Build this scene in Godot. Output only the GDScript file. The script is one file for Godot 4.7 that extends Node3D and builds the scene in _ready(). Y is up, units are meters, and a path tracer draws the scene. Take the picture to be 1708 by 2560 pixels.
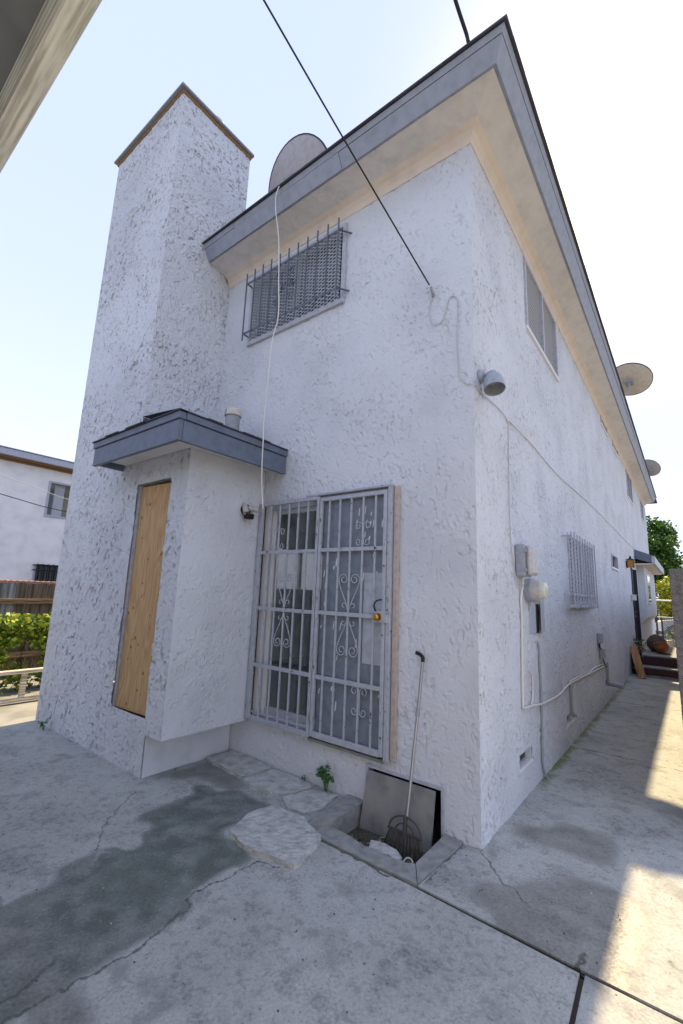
extends Node3D
# A two-storey stucco house seen from its back corner, in open shade, sun behind it.

var M := {}
var taken := {}
var rng := RandomNumberGenerator.new()
var house: Node3D
const HN := 1500
const HT := 7.7
const WALL := Color(0.815, 0.828, 0.855)
var relief_h := PackedFloat32Array()

# ---------------------------------------------------------------- helpers
func numbered(called: String) -> String:
	var n: int = taken.get(called, 0)
	taken[called] = n + 1
	return called if n == 0 else "%s_%03d" % [called, n]

func tag(o: Node, label: String, category: String, group := "", kind := "") -> void:
	if label != "": o.set_meta("label", label)
	if category != "": o.set_meta("category", category)
	if group != "": o.set_meta("group", group)
	if kind != "": o.set_meta("kind", kind)

func thing(called: String, label: String, category: String, at := Vector3.ZERO, group := "") -> Node3D:
	var o := Node3D.new()
	o.name = numbered(called)
	add_child(o)
	o.position = at
	tag(o, label, category, group)
	return o

func sub(called: String, parent: Node3D) -> Node3D:
	var o := Node3D.new()
	o.name = called
	parent.add_child(o, true)
	return o

func mi(called: String, mesh: Mesh, mat: Material, parent: Node) -> MeshInstance3D:
	var o := MeshInstance3D.new()
	o.name = called if parent != self else numbered(called)
	o.mesh = mesh
	o.material_override = mat
	o.cast_shadow = GeometryInstance3D.SHADOW_CASTING_SETTING_ON
	parent.add_child(o, true)
	return o

func nst() -> SurfaceTool:
	var st := SurfaceTool.new()
	st.begin(Mesh.PRIMITIVE_TRIANGLES)
	return st

func part(called: String, st: SurfaceTool, mat: Material, parent: Node) -> MeshInstance3D:
	return mi(called, st.commit(), mat, parent)

func face(st: SurfaceTool, p: Array, out: Vector3) -> void:
	var n := Vector3.ZERO
	for i in range(1, p.size() - 1):
		n += (p[i] - p[0]).cross(p[i + 1] - p[0])
	if n.length() < 1e-14: return
	n = n.normalized()
	var rev := n.dot(out) > 0.0
	var nn := n if rev else -n
	for i in range(1, p.size() - 1):
		var tri := [p[0], p[i + 1], p[i]] if rev else [p[0], p[i], p[i + 1]]
		for v in tri:
			st.set_normal(nn)
			st.add_vertex(v)

func add_box(st: SurfaceTool, c: Vector3, s: Vector3, b := Basis(), bev := 0.0) -> void:
	var h := s * 0.5
	bev = minf(bev, minf(h.x, minf(h.y, h.z)) * 0.9)
	var pt := func(sx: int, sy: int, sz: int, ax: int) -> Vector3:
		var v := Vector3(sx * h.x, sy * h.y, sz * h.z)
		for k in 3:
			if k != ax: v[k] -= signf(v[k]) * bev
		return c + b * v
	for ax in 3:
		var u := (ax + 1) % 3
		var w := (ax + 2) % 3
		for sg in [-1, 1]:
			var q := []
			for e in [[-1, -1], [1, -1], [1, 1], [-1, 1]]:
				var sgn := [0, 0, 0]
				sgn[ax] = sg; sgn[u] = e[0]; sgn[w] = e[1]
				q.append(pt.call(sgn[0], sgn[1], sgn[2], ax))
			var o := Vector3.ZERO
			o[ax] = sg
			face(st, q, b * o)
	if bev > 0.0:
		for ax in 3:
			var u := (ax + 1) % 3
			var w := (ax + 2) % 3
			for e in [[-1, -1], [1, -1], [1, 1], [-1, 1]]:
				var q := []
				for k in [[-1, u], [1, u], [1, w], [-1, w]]:
					var sgn := [0, 0, 0]
					sgn[ax] = k[0]; sgn[u] = e[0]; sgn[w] = e[1]
					q.append(pt.call(sgn[0], sgn[1], sgn[2], k[1]))
				var o := Vector3.ZERO
				o[u] = e[0]; o[w] = e[1]
				face(st, q, b * o)
		for sx in [-1, 1]:
			for sy in [-1, 1]:
				for sz in [-1, 1]:
					face(st, [pt.call(sx, sy, sz, 0), pt.call(sx, sy, sz, 1), pt.call(sx, sy, sz, 2)], b * Vector3(sx, sy, sz))

func bx(called: String, c: Vector3, s: Vector3, mat: Material, parent: Node, bev := 0.0, b := Basis()) -> MeshInstance3D:
	var st := nst()
	add_box(st, c, s, b, bev)
	return part(called, st, mat, parent)

# box between two corners
func bb(called: String, lo: Vector3, hi: Vector3, mat: Material, parent: Node, bev := 0.0) -> MeshInstance3D:
	return bx(called, (lo + hi) * 0.5, (hi - lo).abs(), mat, parent, bev)

func frame_of(d: Vector3) -> Basis:
	var z := d.normalized()
	var x := (Vector3.UP if absf(z.y) < 0.95 else Vector3.RIGHT).cross(z).normalized()
	return Basis(x, z.cross(x), z)

func add_tube(st: SurfaceTool, pts: Array, r: float, sides := 8, r2 := -1.0) -> void:
	var rings := []
	var n := pts.size()
	var ref := Vector3.ZERO
	for i in n:
		var d: Vector3 = (pts[mini(i + 1, n - 1)] - pts[maxi(i - 1, 0)]).normalized()
		var x: Vector3
		if ref == Vector3.ZERO: x = frame_of(d).x
		else: x = (ref - d * ref.dot(d)).normalized()
		ref = x
		var y := d.cross(x)
		var rr := r if r2 < 0.0 else lerpf(r, r2, float(i) / (n - 1))
		var ring := []
		for k in sides:
			var a := TAU * k / sides
			var nn := x * cos(a) + y * sin(a)
			ring.append([pts[i] + nn * rr, nn])
		rings.append(ring)
	for i in n - 1:
		for k in sides:
			var a = rings[i][k]; var b = rings[i][(k + 1) % sides]
			var c = rings[i + 1][(k + 1) % sides]; var d = rings[i + 1][k]
			for v in [a, c, b, a, d, c]:
				st.set_normal(v[1]); st.add_vertex(v[0])
	for e in [0, n - 1]:
		var p := []
		for k in sides: p.append(rings[e][k][0])
		face(st, p, (pts[0] - pts[1]) if e == 0 else (pts[n - 1] - pts[n - 2]))

func tube(called: String, pts: Array, r: float, mat: Material, parent: Node, sides := 8, r2 := -1.0) -> MeshInstance3D:
	var st := nst()
	add_tube(st, pts, r, sides, r2)
	return part(called, st, mat, parent)

func smooth_pts(p: Array, each := 6) -> Array:
	var out := []
	var n := p.size()
	for i in n - 1:
		var a: Vector3 = p[maxi(i - 1, 0)]; var b: Vector3 = p[i]
		var c: Vector3 = p[i + 1]; var d: Vector3 = p[mini(i + 2, n - 1)]
		for k in each:
			out.append(b.cubic_interpolate(c, a, d, float(k) / each))
	out.append(p[n - 1])
	return out

# profile of (radius, height) turned about xf's y axis, smooth
func add_lathe(st: SurfaceTool, prof: Array, xf: Transform3D, sides := 24) -> void:
	var n := prof.size()
	for i in n - 1:
		var a: Vector2 = prof[i]; var b: Vector2 = prof[i + 1]
		var t := (b - a).normalized()
		var nr := Vector2(t.y, -t.x)
		for k in sides:
			var q := []
			for e in [[a, k], [b, k], [b, k + 1], [a, k + 1]]:
				var an: float = TAU * e[1] / sides
				q.append([xf * Vector3(e[0].x * cos(an), e[0].y, e[0].x * sin(an)), xf.basis * Vector3(nr.x * cos(an), nr.y, nr.x * sin(an))])
			for v in [q[0], q[2], q[1], q[0], q[3], q[2]]:
				st.set_normal(v[1].normalized()); st.add_vertex(v[0])

func lathe(called: String, prof: Array, xf: Transform3D, mat: Material, parent: Node, sides := 24) -> MeshInstance3D:
	var st := nst()
	add_lathe(st, prof, xf, sides)
	return part(called, st, mat, parent)

# polygon in a plane (o + u*x + v*y), pushed along u x v by depth
func add_prism(st: SurfaceTool, poly: PackedVector2Array, o: Vector3, u: Vector3, v: Vector3, depth: float) -> void:
	var n := u.cross(v).normalized()
	var idx := Geometry2D.triangulate_polygon(poly)
	var f := func(q: Vector2, d: float) -> Vector3: return o + u * q.x + v * q.y + n * d
	for i in range(0, idx.size(), 3):
		var a := poly[idx[i]]; var b := poly[idx[i + 1]]; var c := poly[idx[i + 2]]
		face(st, [f.call(a, 0.0), f.call(b, 0.0), f.call(c, 0.0)], -n * signf(depth))
		face(st, [f.call(a, depth), f.call(b, depth), f.call(c, depth)], n * signf(depth))
	var cw := Geometry2D.is_polygon_clockwise(poly)
	for i in poly.size():
		var a := poly[i]; var b := poly[(i + 1) % poly.size()]
		var e := b - a
		var o2 := Vector2(-e.y, e.x) if cw else Vector2(e.y, -e.x)
		face(st, [f.call(a, 0.0), f.call(b, 0.0), f.call(b, depth), f.call(a, depth)], u * o2.x + v * o2.y)

func prism(called: String, poly: PackedVector2Array, o: Vector3, u: Vector3, v: Vector3, depth: float, mat: Material, parent: Node) -> MeshInstance3D:
	var st := nst()
	add_prism(st, poly, o, u, v, depth)
	return part(called, st, mat, parent)

func grid(a: float, b: float, step: float, extra: Array, grow := 0.0) -> PackedFloat32Array:
	var keys := [a, b]
	for e in extra:
		if e > a and e < b: keys.append(e)
	keys.sort()
	var out := PackedFloat32Array()
	for i in keys.size() - 1:
		var lo: float = keys[i]; var hi: float = keys[i + 1]
		if hi - lo < 1e-5: continue
		if grow <= 0.0:
			var n := maxi(1, int(round((hi - lo) / step)))
			for k in n: out.append(lerpf(lo, hi, float(k) / n))
		else:
			var x := lo
			while x < hi - step * 0.4:
				out.append(x)
				x += step * (1.0 + grow * x)
	out.append(b)
	return out

func pingpong_uv(t: float) -> float:
	return pingpong(t, HT * 0.98) / HT

# a wall sheet with real trowel relief: origin, two directions, grid lines, openings
func relief(called: String, parent: Node, org: Vector3, ud: Vector3, vd: Vector3, n: Vector3, us: PackedFloat32Array, vs: PackedFloat32Array, holes: Array, off: Vector2, mat: Material, depth := 0.012, pins := [], scl := 1.0) -> MeshInstance3D:
	var nu := us.size(); var nv := vs.size()
	var V := PackedVector3Array(); V.resize(nu * nv)
	var U := PackedVector2Array(); U.resize(nu * nv)
	var N := PackedVector3Array(); N.resize(nu * nv)
	N.fill(n)
	var iu := PackedInt32Array(); iu.resize(nu)
	var eu := PackedFloat32Array(); eu.resize(nu)
	for i in nu:
		var t := pingpong_uv((us[i] + off.x) / scl)
		iu[i] = int(t * HN)
		eu[i] = minf(1.0, minf(us[i] - us[0], us[nu - 1] - us[i]) / 0.03)
	var k := 0
	for j in nv:
		var vv := vs[j]
		var tv := pingpong_uv((vv + off.y) / scl)
		var row := int(tv * HN) * HN
		var ev := minf(1.0, minf(vv - vs[0] , vs[nv - 1] - vv) / 0.03)
		var base := org + vd * vv
		var near := []
		for p in pins:
			if vv > p.position.y - 0.03 and vv < p.end.y + 0.03: near.append(p)
		for i in nu:
			var h := (relief_h[row + iu[i]] - 0.5) * depth * minf(eu[i], ev)
			for p in near:
				var du := maxf(maxf(p.position.x - us[i], us[i] - p.end.x), 0.0)
				var dv := maxf(maxf(p.position.y - vv, vv - p.end.y), 0.0)
				h *= minf(1.0, sqrt(du * du + dv * dv) / 0.03)
			V[k] = base + ud * us[i] + n * h
			U[k] = Vector2((iu[i] + 0.5) / HN, tv)
			k += 1
	var I := PackedInt32Array(); I.resize((nu - 1) * (nv - 1) * 6)
	var rev := ud.cross(vd).dot(n) > 0.0
	var m := 0
	for j in nv - 1:
		var cv := (vs[j] + vs[j + 1]) * 0.5
		var act := []
		for h in holes:
			if cv > h.position.y and cv < h.end.y: act.append(h)
		for i in nu - 1:
			var skip := false
			if not act.is_empty():
				var cu := (us[i] + us[i + 1]) * 0.5
				for h in act:
					if cu > h.position.x and cu < h.end.x:
						skip = true
						break
			if skip: continue
			var a := j * nu + i
			if rev:
				I[m] = a; I[m + 1] = a + nu + 1; I[m + 2] = a + 1
				I[m + 3] = a; I[m + 4] = a + nu; I[m + 5] = a + nu + 1
			else:
				I[m] = a; I[m + 1] = a + 1; I[m + 2] = a + nu + 1
				I[m + 3] = a; I[m + 4] = a + nu + 1; I[m + 5] = a + nu
			m += 6
	I.resize(m)
	var arr := []
	arr.resize(Mesh.ARRAY_MAX)
	arr[Mesh.ARRAY_VERTEX] = V; arr[Mesh.ARRAY_NORMAL] = N; arr[Mesh.ARRAY_TEX_UV] = U; arr[Mesh.ARRAY_INDEX] = I
	var mesh := ArrayMesh.new()
	mesh.add_surface_from_arrays(Mesh.PRIMITIVE_TRIANGLES, arr)
	return mi(called, mesh, mat, parent)

# a horizontal sheet: polygon in (x, z) at height y with UVs from a world rectangle
func sheet(called: String, poly: PackedVector2Array, y: float, thick: float, rect: Rect2, mat: Material, parent: Node) -> MeshInstance3D:
	var st := nst()
	var idx := Geometry2D.triangulate_polygon(poly)
	for i in range(0, idx.size(), 3):
		var p := [poly[idx[i]], poly[idx[i + 1]], poly[idx[i + 2]]]
		var cr: float = (p[1] - p[0]).cross(p[2] - p[0])
		if cr < 0.0: p = [p[0], p[2], p[1]]
		for q in p:
			st.set_normal(Vector3.UP)
			st.set_uv((q - rect.position) / rect.size)
			st.add_vertex(Vector3(q.x, y, q.y))
	if thick > 0.0:
		for i in poly.size():
			var a := poly[i]; var b := poly[(i + 1) % poly.size()]
			var e := b - a
			var o := Vector3(e.y, 0, -e.x)
			if Geometry2D.is_polygon_clockwise(poly): o = -o
			var q := [Vector3(a.x, y, a.y), Vector3(b.x, y, b.y), Vector3(b.x, y - thick, b.y), Vector3(a.x, y - thick, a.y)]
			var cr2 = (q[1] - q[0]).cross(q[2] - q[0])
			if cr2.dot(o) > 0.0: q.reverse()
			for t in [0, 1, 2, 0, 2, 3]:
				st.set_normal(o.normalized())
				st.set_uv((Vector2(q[t].x, q[t].z) - rect.position) / rect.size)
				st.add_vertex(q[t])
	return part(called, st, mat, parent)

func noise(seed_: int, freq: float, type := FastNoiseLite.TYPE_SIMPLEX_SMOOTH, oct := 1) -> FastNoiseLite:
	var f := FastNoiseLite.new()
	f.seed = seed_; f.frequency = freq; f.noise_type = type
	if oct > 1:
		f.fractal_type = FastNoiseLite.FRACTAL_FBM
		f.fractal_octaves = oct
	else:
		f.fractal_type = FastNoiseLite.FRACTAL_NONE
	return f

func tint_tex(f: FastNoiseLite, w: int, h: int, cols: Array, stops: Array) -> ImageTexture:
	var im := f.get_seamless_image(w, h)
	var src := im.get_data()
	var g := Gradient.new()
	g.offsets = PackedFloat32Array(stops)
	g.colors = PackedColorArray(cols)
	var lut := PackedByteArray(); lut.resize(768)
	for i in 256:
		var c := g.sample(i / 255.0)
		lut[i * 3] = int(c.r * 255); lut[i * 3 + 1] = int(c.g * 255); lut[i * 3 + 2] = int(c.b * 255)
	var out := PackedByteArray(); out.resize(w * h * 3)
	for i in w * h:
		var v := src[i] * 3
		out[i * 3] = lut[v]; out[i * 3 + 1] = lut[v + 1]; out[i * 3 + 2] = lut[v + 2]
	return ImageTexture.create_from_image(Image.create_from_data(w, h, false, Image.FORMAT_RGB8, out))

func mat(c: Color, rough := 0.8, metal := 0.0) -> StandardMaterial3D:
	var m := StandardMaterial3D.new()
	m.albedo_color = c; m.roughness = rough; m.metallic = metal
	return m

func tri_mat(c: Color, tex: Texture2D, scale: float, rough := 0.85, bump: Texture2D = null, bump_cm := 0.3) -> StandardMaterial3D:
	var m := mat(c, rough)
	m.albedo_texture = tex
	m.uv1_triplanar = true
	m.uv1_scale = Vector3.ONE * scale
	if bump:
		m.heightmap_enabled = true
		m.heightmap_texture = bump
		m.heightmap_scale = bump_cm
	return m

func _ready() -> void:
	rng.seed = 71
	setup_view()
	make_materials()
	ground()
	house_shell()
	chimney()
	eaves()
	awning()
	rear_window()
	security_gate()
	side_windows()
	side_far()
	well()
	wall_things()
	dishes()
	cables()
	left_side()
	right_far()
	garage()
	small_things()

func setup_view() -> void:
	var cam := Camera3D.new()
	cam.name = "camera"
	add_child(cam)
	cam.position = Vector3(1.147, 1.544, 3.007)
	cam.basis = Basis(Vector3.UP, deg_to_rad(38.114)) * Basis(Vector3.RIGHT, deg_to_rad(10.248)) * Basis(Vector3.BACK, deg_to_rad(2.2385))
	cam.fov = 98.436
	cam.near = 0.05; cam.far = 400.0
	cam.current = true
	var sun := DirectionalLight3D.new()
	sun.name = "sun"
	add_child(sun)
	sun.look_at_from_position(Vector3.ZERO, -Vector3(-0.036, 0.673, -0.739), Vector3.UP)
	sun.light_energy = 1.5
	sun.light_color = Color(1.0, 0.89, 0.70)
	sun.light_angular_distance = 0.55
	sun.shadow_enabled = true
	var sky_mat := ProceduralSkyMaterial.new()
	sky_mat.sky_top_color = Color(0.625, 0.672, 0.80)
	sky_mat.sky_horizon_color = Color(0.82, 0.85, 0.89)
	sky_mat.sky_curve = 0.18
	sky_mat.ground_bottom_color = Color(0.40, 0.38, 0.35)
	sky_mat.ground_horizon_color = Color(0.60, 0.60, 0.60)
	sky_mat.sun_angle_max = 75.0
	sky_mat.sun_curve = 0.12
	var sky := Sky.new()
	sky.sky_material = sky_mat
	var env := Environment.new()
	env.background_mode = Environment.BG_SKY
	env.sky = sky
	env.tonemap_mode = Environment.TONE_MAPPER_LINEAR
	env.tonemap_exposure = 2.12
	env.sdfgi_enabled = true
	env.ssao_enabled = true
	env.ssil_enabled = true
	var we := WorldEnvironment.new()
	we.name = "world_environment"
	we.environment = env
	add_child(we)

# ---------------------------------------------------------------- materials
func make_relief() -> ImageTexture:
	var n1 := noise(3, 12.0); var n2 := noise(11, 27.0); var n3 := noise(23, 1.9, FastNoiseLite.TYPE_SIMPLEX_SMOOTH, 2)
	var n4 := noise(37, 16.0, FastNoiseLite.TYPE_SIMPLEX_SMOOTH, 2); var n5 := noise(41, 15.0); var n7 := noise(67, 4.2); var n6 := noise(53, 60.0)
	relief_h.resize(HN * HN)
	var k := 0
	for j in HN:
		var y := HT * j / HN
		for i in HN:
			var x := HT * i / HN
			var ms := 0.25 + 0.75 * smoothstep(-0.35, 0.35, n3.get_noise_2d(x, y))
			var b := n2.get_noise_2d(x, y * 0.8)
			var a := n1.get_noise_2d(x * 1.1 + b * 0.03, y * 0.7 + b * 0.02)
			var pl := smoothstep(-0.10, 0.14, a)
			var fl := smoothstep(0.18, 0.34, b)
			var c := n4.get_noise_2d(x * 1.15, y * 0.5)
			var g := smoothstep(0.04, 0.34, n5.get_noise_2d(x * 1.2 + 9.0, y * 0.8))
			var cr := (1.0 - smoothstep(0.02, 0.13, absf(c))) * g
			var h := 0.58 + 0.14 * pl * ms + 0.16 * fl * ms - 0.62 * cr * (0.35 + 0.65 * ms) + 0.06 * n6.get_noise_2d(x, y) + 0.05 * a + 0.16 * n7.get_noise_2d(x, y * 0.8)
			relief_h[k] = clampf(h, 0.0, 1.0)
			k += 1
	var im := Image.create_from_data(HN, HN, false, Image.FORMAT_RF, relief_h.to_byte_array())
	return ImageTexture.create_from_image(im)

func stucco(c: Color, tex: Texture2D, bump: Texture2D, cm: float) -> StandardMaterial3D:
	var m := mat(c, 0.86)
	m.albedo_texture = tex
	m.heightmap_enabled = true
	m.heightmap_texture = bump
	m.heightmap_scale = cm
	return m

func make_materials() -> void:
	M.relief_tex = make_relief()
	var paint := tint_tex(noise(5, 0.011, FastNoiseLite.TYPE_SIMPLEX_SMOOTH, 6), 768, 768, [Color(0.935, 0.935, 0.937), Color(0.975, 0.975, 0.975), Color(1, 1, 1)], [0.15, 0.45, 0.85])
	M.stucco = stucco(WALL, paint, M.relief_tex, 1.45)
	M.stucco_rough = stucco(WALL, paint, M.relief_tex, 3.6)
	M.stucco_side = stucco(WALL, paint, M.relief_tex, 2.5)
	M.stucco_soft = stucco(WALL, paint, M.relief_tex, 1.5)
	var grain := tint_tex(noise(8, 0.06, FastNoiseLite.TYPE_SIMPLEX_SMOOTH, 4), 256, 256, [Color(0.0, 0.0, 0.0), Color(1, 1, 1)], [0.1, 0.9])
	M.grain = grain
	M.stucco_tri = tri_mat(WALL, paint, 0.3, 0.88, grain, 0.6)
	M.base_stucco = tri_mat(WALL, paint, 0.3, 0.9, grain, 0.4)
	M.soffit = tri_mat(Color(0.83, 0.82, 0.815), paint, 0.5, 0.9, grain, 1.2)
	M.cove = tri_mat(Color(0.86, 0.81, 0.765), paint, 0.5, 0.9, grain, 1.0)
	M.bare = tri_mat(Color(0.60, 0.47, 0.32), paint, 2.0, 0.9, grain, 0.4)
	var wear := tint_tex(noise(15, 0.02, FastNoiseLite.TYPE_SIMPLEX_SMOOTH, 5), 512, 512, [Color(0.90, 0.90, 0.91), Color(0.97, 0.97, 0.975), Color(1, 1, 1)], [0.15, 0.5, 0.8])
	M.fascia = tri_mat(Color(0.60, 0.63, 0.69), wear, 0.8, 0.55, grain, 0.05)
	M.awning_paint = tri_mat(Color(0.40, 0.44, 0.51), wear, 0.8, 0.55, grain, 0.05)
	M.shingle = tri_mat(Color(0.31, 0.32, 0.36), wear, 2.0, 0.95, grain, 0.4)
	var chips := tint_tex(noise(19, 0.035, FastNoiseLite.TYPE_SIMPLEX_SMOOTH, 5), 512, 512, [Color(0.36, 0.27, 0.21), Color(0.52, 0.45, 0.40), Color(0.92, 0.92, 0.925), Color(1, 1, 1)], [0.12, 0.15, 0.17, 0.8])
	M.gate = tri_mat(Color(0.69, 0.71, 0.745), chips, 0.8, 0.5, grain, 0.04)
	M.sheet_metal = tri_mat(Color(0.49, 0.525, 0.57), wear, 1.1, 0.55, grain, 0.05)
	M.pale_panel = tri_mat(Color(0.70, 0.72, 0.76), wear, 1.1, 0.6)
	M.iron = tri_mat(Color(0.38, 0.41, 0.46), chips, 3.0, 0.55)
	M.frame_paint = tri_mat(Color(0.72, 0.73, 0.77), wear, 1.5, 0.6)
	M.white_frame = mat(Color(0.86, 0.86, 0.86), 0.5)
	M.mesh_metal = mat(Color(0.72, 0.74, 0.78), 0.5)
	M.black = mat(Color(0.05, 0.05, 0.055), 0.5)
	M.dark_rubber = mat(Color(0.09, 0.09, 0.10), 0.6)
	M.dim_interior_glass = mat(Color(0.10, 0.12, 0.14), 0.06)  # opaque pane; the dim interior behind it is put into the dark colour
	M.dim_interior_glass.metallic_specular = 0.7
	var gl := mat(Color(0.75, 0.85, 0.85, 0.05), 0.02)
	gl.transparency = BaseMaterial3D.TRANSPARENCY_ALPHA
	M.glass = gl
	M.brass = mat(Color(0.80, 0.62, 0.30), 0.28, 1.0)
	M.steel = mat(Color(0.62, 0.63, 0.65), 0.35, 0.9)
	M.galv = tri_mat(Color(0.60, 0.62, 0.64), wear, 2.0, 0.5)
	M.white_plastic = mat(Color(0.84, 0.84, 0.83), 0.45)
	M.cable_white = mat(Color(0.85, 0.84, 0.82), 0.5)
	M.cable_grey = mat(Color(0.72, 0.72, 0.73), 0.6)
	M.grey_box = tri_mat(Color(0.63, 0.65, 0.69), wear, 2.0, 0.5)
	M.cream_box = tri_mat(Color(0.76, 0.74, 0.73), wear, 2.0, 0.5)
	M.dish = tri_mat(Color(0.70, 0.68, 0.68), wear, 1.2, 0.45)
	M.dish_tan = tri_mat(Color(0.82, 0.79, 0.74), wear, 1.2, 0.45)
	M.beige_wood = tri_mat(Color(0.74, 0.69, 0.65), wear, 1.7, 0.8, grain, 0.1)
	# wood
	var wn := noise(31, 0.012, FastNoiseLite.TYPE_SIMPLEX_SMOOTH, 4)
	M.ply = mat(Color(1, 1, 1), 0.8)
	M.ply.albedo_texture = plywood_tex()
	var streak := streak_tex(77, [Color(0.62, 0.58, 0.54), Color(0.86, 0.83, 0.79), Color(1, 1, 1)])
	var streak_h := streak_tex(78, [Color(0.62, 0.58, 0.54), Color(0.86, 0.83, 0.79), Color(1, 1, 1)], true)
	M.room_paint = mat(Color(0.74, 0.72, 0.68), 0.9)
	M.fence_wood = tri_mat(Color(0.47, 0.43, 0.385), streak, 0.45, 0.95, streak, 0.2)
	M.fence_grey = tri_mat(Color(0.60, 0.63, 0.67), streak, 0.45, 0.95, streak, 0.2)
	M.rail_wood = tri_mat(Color(0.63, 0.54, 0.44), streak_h, 1.3, 0.9, streak_h, 0.2)
	M.white_wood = tri_mat(Color(0.95, 0.93, 0.89), streak_h, 1.3, 0.8, streak_h, 0.15)
	M.lumber = tri_mat(Color(0.78, 0.60, 0.42), streak, 1.3, 0.8, streak, 0.1)
	var streak_w := streak_tex(79, [Color(0.74, 0.73, 0.70), Color(0.93, 0.93, 0.92), Color(1, 1, 1)], true)
	M.beam_white = tri_mat(Color(0.94, 0.95, 0.93), streak_w, 1.6, 0.85, streak_w, 0.5)
	M.deck_grey = tri_mat(Color(0.50, 0.52, 0.54), wear, 0.8, 0.9, grain, 0.2)
	# concrete pieces
	var conc := tint_tex(noise(61, 0.012, FastNoiseLite.TYPE_SIMPLEX_SMOOTH, 7), 512, 512, [Color(0.82, 0.83, 0.82), Color(0.94, 0.94, 0.935), Color(1, 1, 0.99)], [0.15, 0.5, 0.85])
	M.concrete = tri_mat(Color(0.60, 0.60, 0.59), conc, 1.5, 0.9, grain, 0.25)
	M.old_board = tri_mat(Color(0.56, 0.565, 0.56), conc, 0.9, 0.9, grain, 0.15)
	M.paver = tri_mat(Color(0.76, 0.76, 0.75), conc, 1.3, 0.9, grain, 1.2)
	M.sun_concrete = tri_mat(Color(0.61, 0.61, 0.595), conc, 0.35, 0.9, grain, 0.1)
	M.block = tri_mat(Color(0.48, 0.46, 0.45), conc, 3.0, 0.95, grain, 0.8)
	M.soil = tri_mat(Color(0.25, 0.22, 0.18), conc, 3.0, 1.0, grain, 0.8)
	M.dirt = tri_mat(Color(0.36, 0.33, 0.29), conc, 3.0, 1.0, grain, 0.8)
	M.asphalt = tri_mat(Color(0.26, 0.26, 0.27), conc, 0.5, 0.95)
	M.maroon = tri_mat(Color(0.27, 0.13, 0.15), wear, 1.3, 0.6)
	M.nb_wall = tri_mat(Color(0.95, 0.945, 0.935), paint, 0.25, 0.9, grain, 0.5)
	M.terracotta = tri_mat(Color(0.78, 0.60, 0.51), wear, 1.3, 0.9)
	M.amber = mat(Color(0.66, 0.44, 0.16), 0.35)
	M.ochre = tri_mat(Color(0.58, 0.36, 0.18), wear, 3.0, 0.7)
	M.brown = tri_mat(Color(0.36, 0.29, 0.25), wear, 3.0, 0.8)
	M.leaf = mat(Color(1, 1, 1), 0.6)
	M.leaf.vertex_color_use_as_albedo = true
	M.leaf.cull_mode = BaseMaterial3D.CULL_DISABLED
	M.leaf.backlight_enabled = true
	M.leaf.backlight = Color(0.55, 0.6, 0.25)
	M.bark = tri_mat(Color(0.30, 0.24, 0.19), streak, 2.0, 0.95, streak, 0.5)
	M.car_paint = mat(Color(0.84, 0.85, 0.87), 0.25)
	M.car_paint.clearcoat_enabled = true
	M.water = mat(Color(0.33, 0.34, 0.33), 0.04)

func streak_tex(seed_: int, cols: Array, flat := false) -> ImageTexture:
	# vertical grain: fine across, long along v
	var w := 256; var h := 256
	var f := noise(seed_, 0.03, FastNoiseLite.TYPE_SIMPLEX_SMOOTH, 5)
	var g := Gradient.new()
	g.offsets = PackedFloat32Array([0.2, 0.5, 0.8]); g.colors = PackedColorArray(cols)
	var out := PackedByteArray(); out.resize(w * h * 3)
	var k := 0
	for j in h:
		var y := pingpong(j * 0.22, h * 0.11)
		for i in w:
			var q := f.get_noise_2d(pingpong(i * 4.0, w * 2.0), y) if not flat else f.get_noise_2d(pingpong(j * 4.0, w * 2.0), pingpong(i * 0.22, h * 0.11))
			var c := g.sample(clampf(0.5 + 0.75 * q, 0.0, 1.0))
			out[k] = int(c.r * 255); out[k + 1] = int(c.g * 255); out[k + 2] = int(c.b * 255)
			k += 3
	return ImageTexture.create_from_image(Image.create_from_data(w, h, false, Image.FORMAT_RGB8, out))

func plywood_tex() -> ImageTexture:
	var w := 192; var h := 640
	var f := noise(91, 0.010, FastNoiseLite.TYPE_SIMPLEX_SMOOTH, 3)
	var fine := noise(92, 0.09, FastNoiseLite.TYPE_SIMPLEX_SMOOTH, 3)
	var r := RandomNumberGenerator.new(); r.seed = 12
	var knots := []
	for k in 26: knots.append(Vector3(r.randf_range(8, w - 8), r.randf_range(10, h - 10), r.randf_range(2.0, 4.2)))
	var out := PackedByteArray(); out.resize(w * h * 3)
	var k := 0
	for j in h:
		for i in w:
			var dx := 0.0
			var dark := 0.0
			for q in knots:
				var ey: float = (j - q.y)
				if absf(ey) > 40.0: continue
				var ex: float = i - q.x
				var d2 := ex * ex + ey * ey * 0.25
				dx += signf(ex) * q.z * 1.6 * exp(-d2 / (q.z * q.z * 10.0))
				if ex * ex + ey * ey * 0.6 < q.z * q.z: dark = maxf(dark, 0.85)
			var ring := sin((i - dx) * 0.16 + f.get_noise_2d(i * 1.2, j * 0.22) * 16.0)
			var v := 0.5 + 0.24 * ring + 0.55 * fine.get_noise_2d(i * 3.0, j * 0.12)
			var c := Color(0.67, 0.525, 0.355).lerp(Color(0.80, 0.67, 0.49), clampf(v, 0.0, 1.0))
			c = c.lerp(Color(0.42, 0.27, 0.14), dark)
			out[k] = int(c.r * 255); out[k + 1] = int(c.g * 255); out[k + 2] = int(c.b * 255)
			k += 3
	return ImageTexture.create_from_image(Image.create_from_data(w, h, false, Image.FORMAT_RGB8, out))

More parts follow.
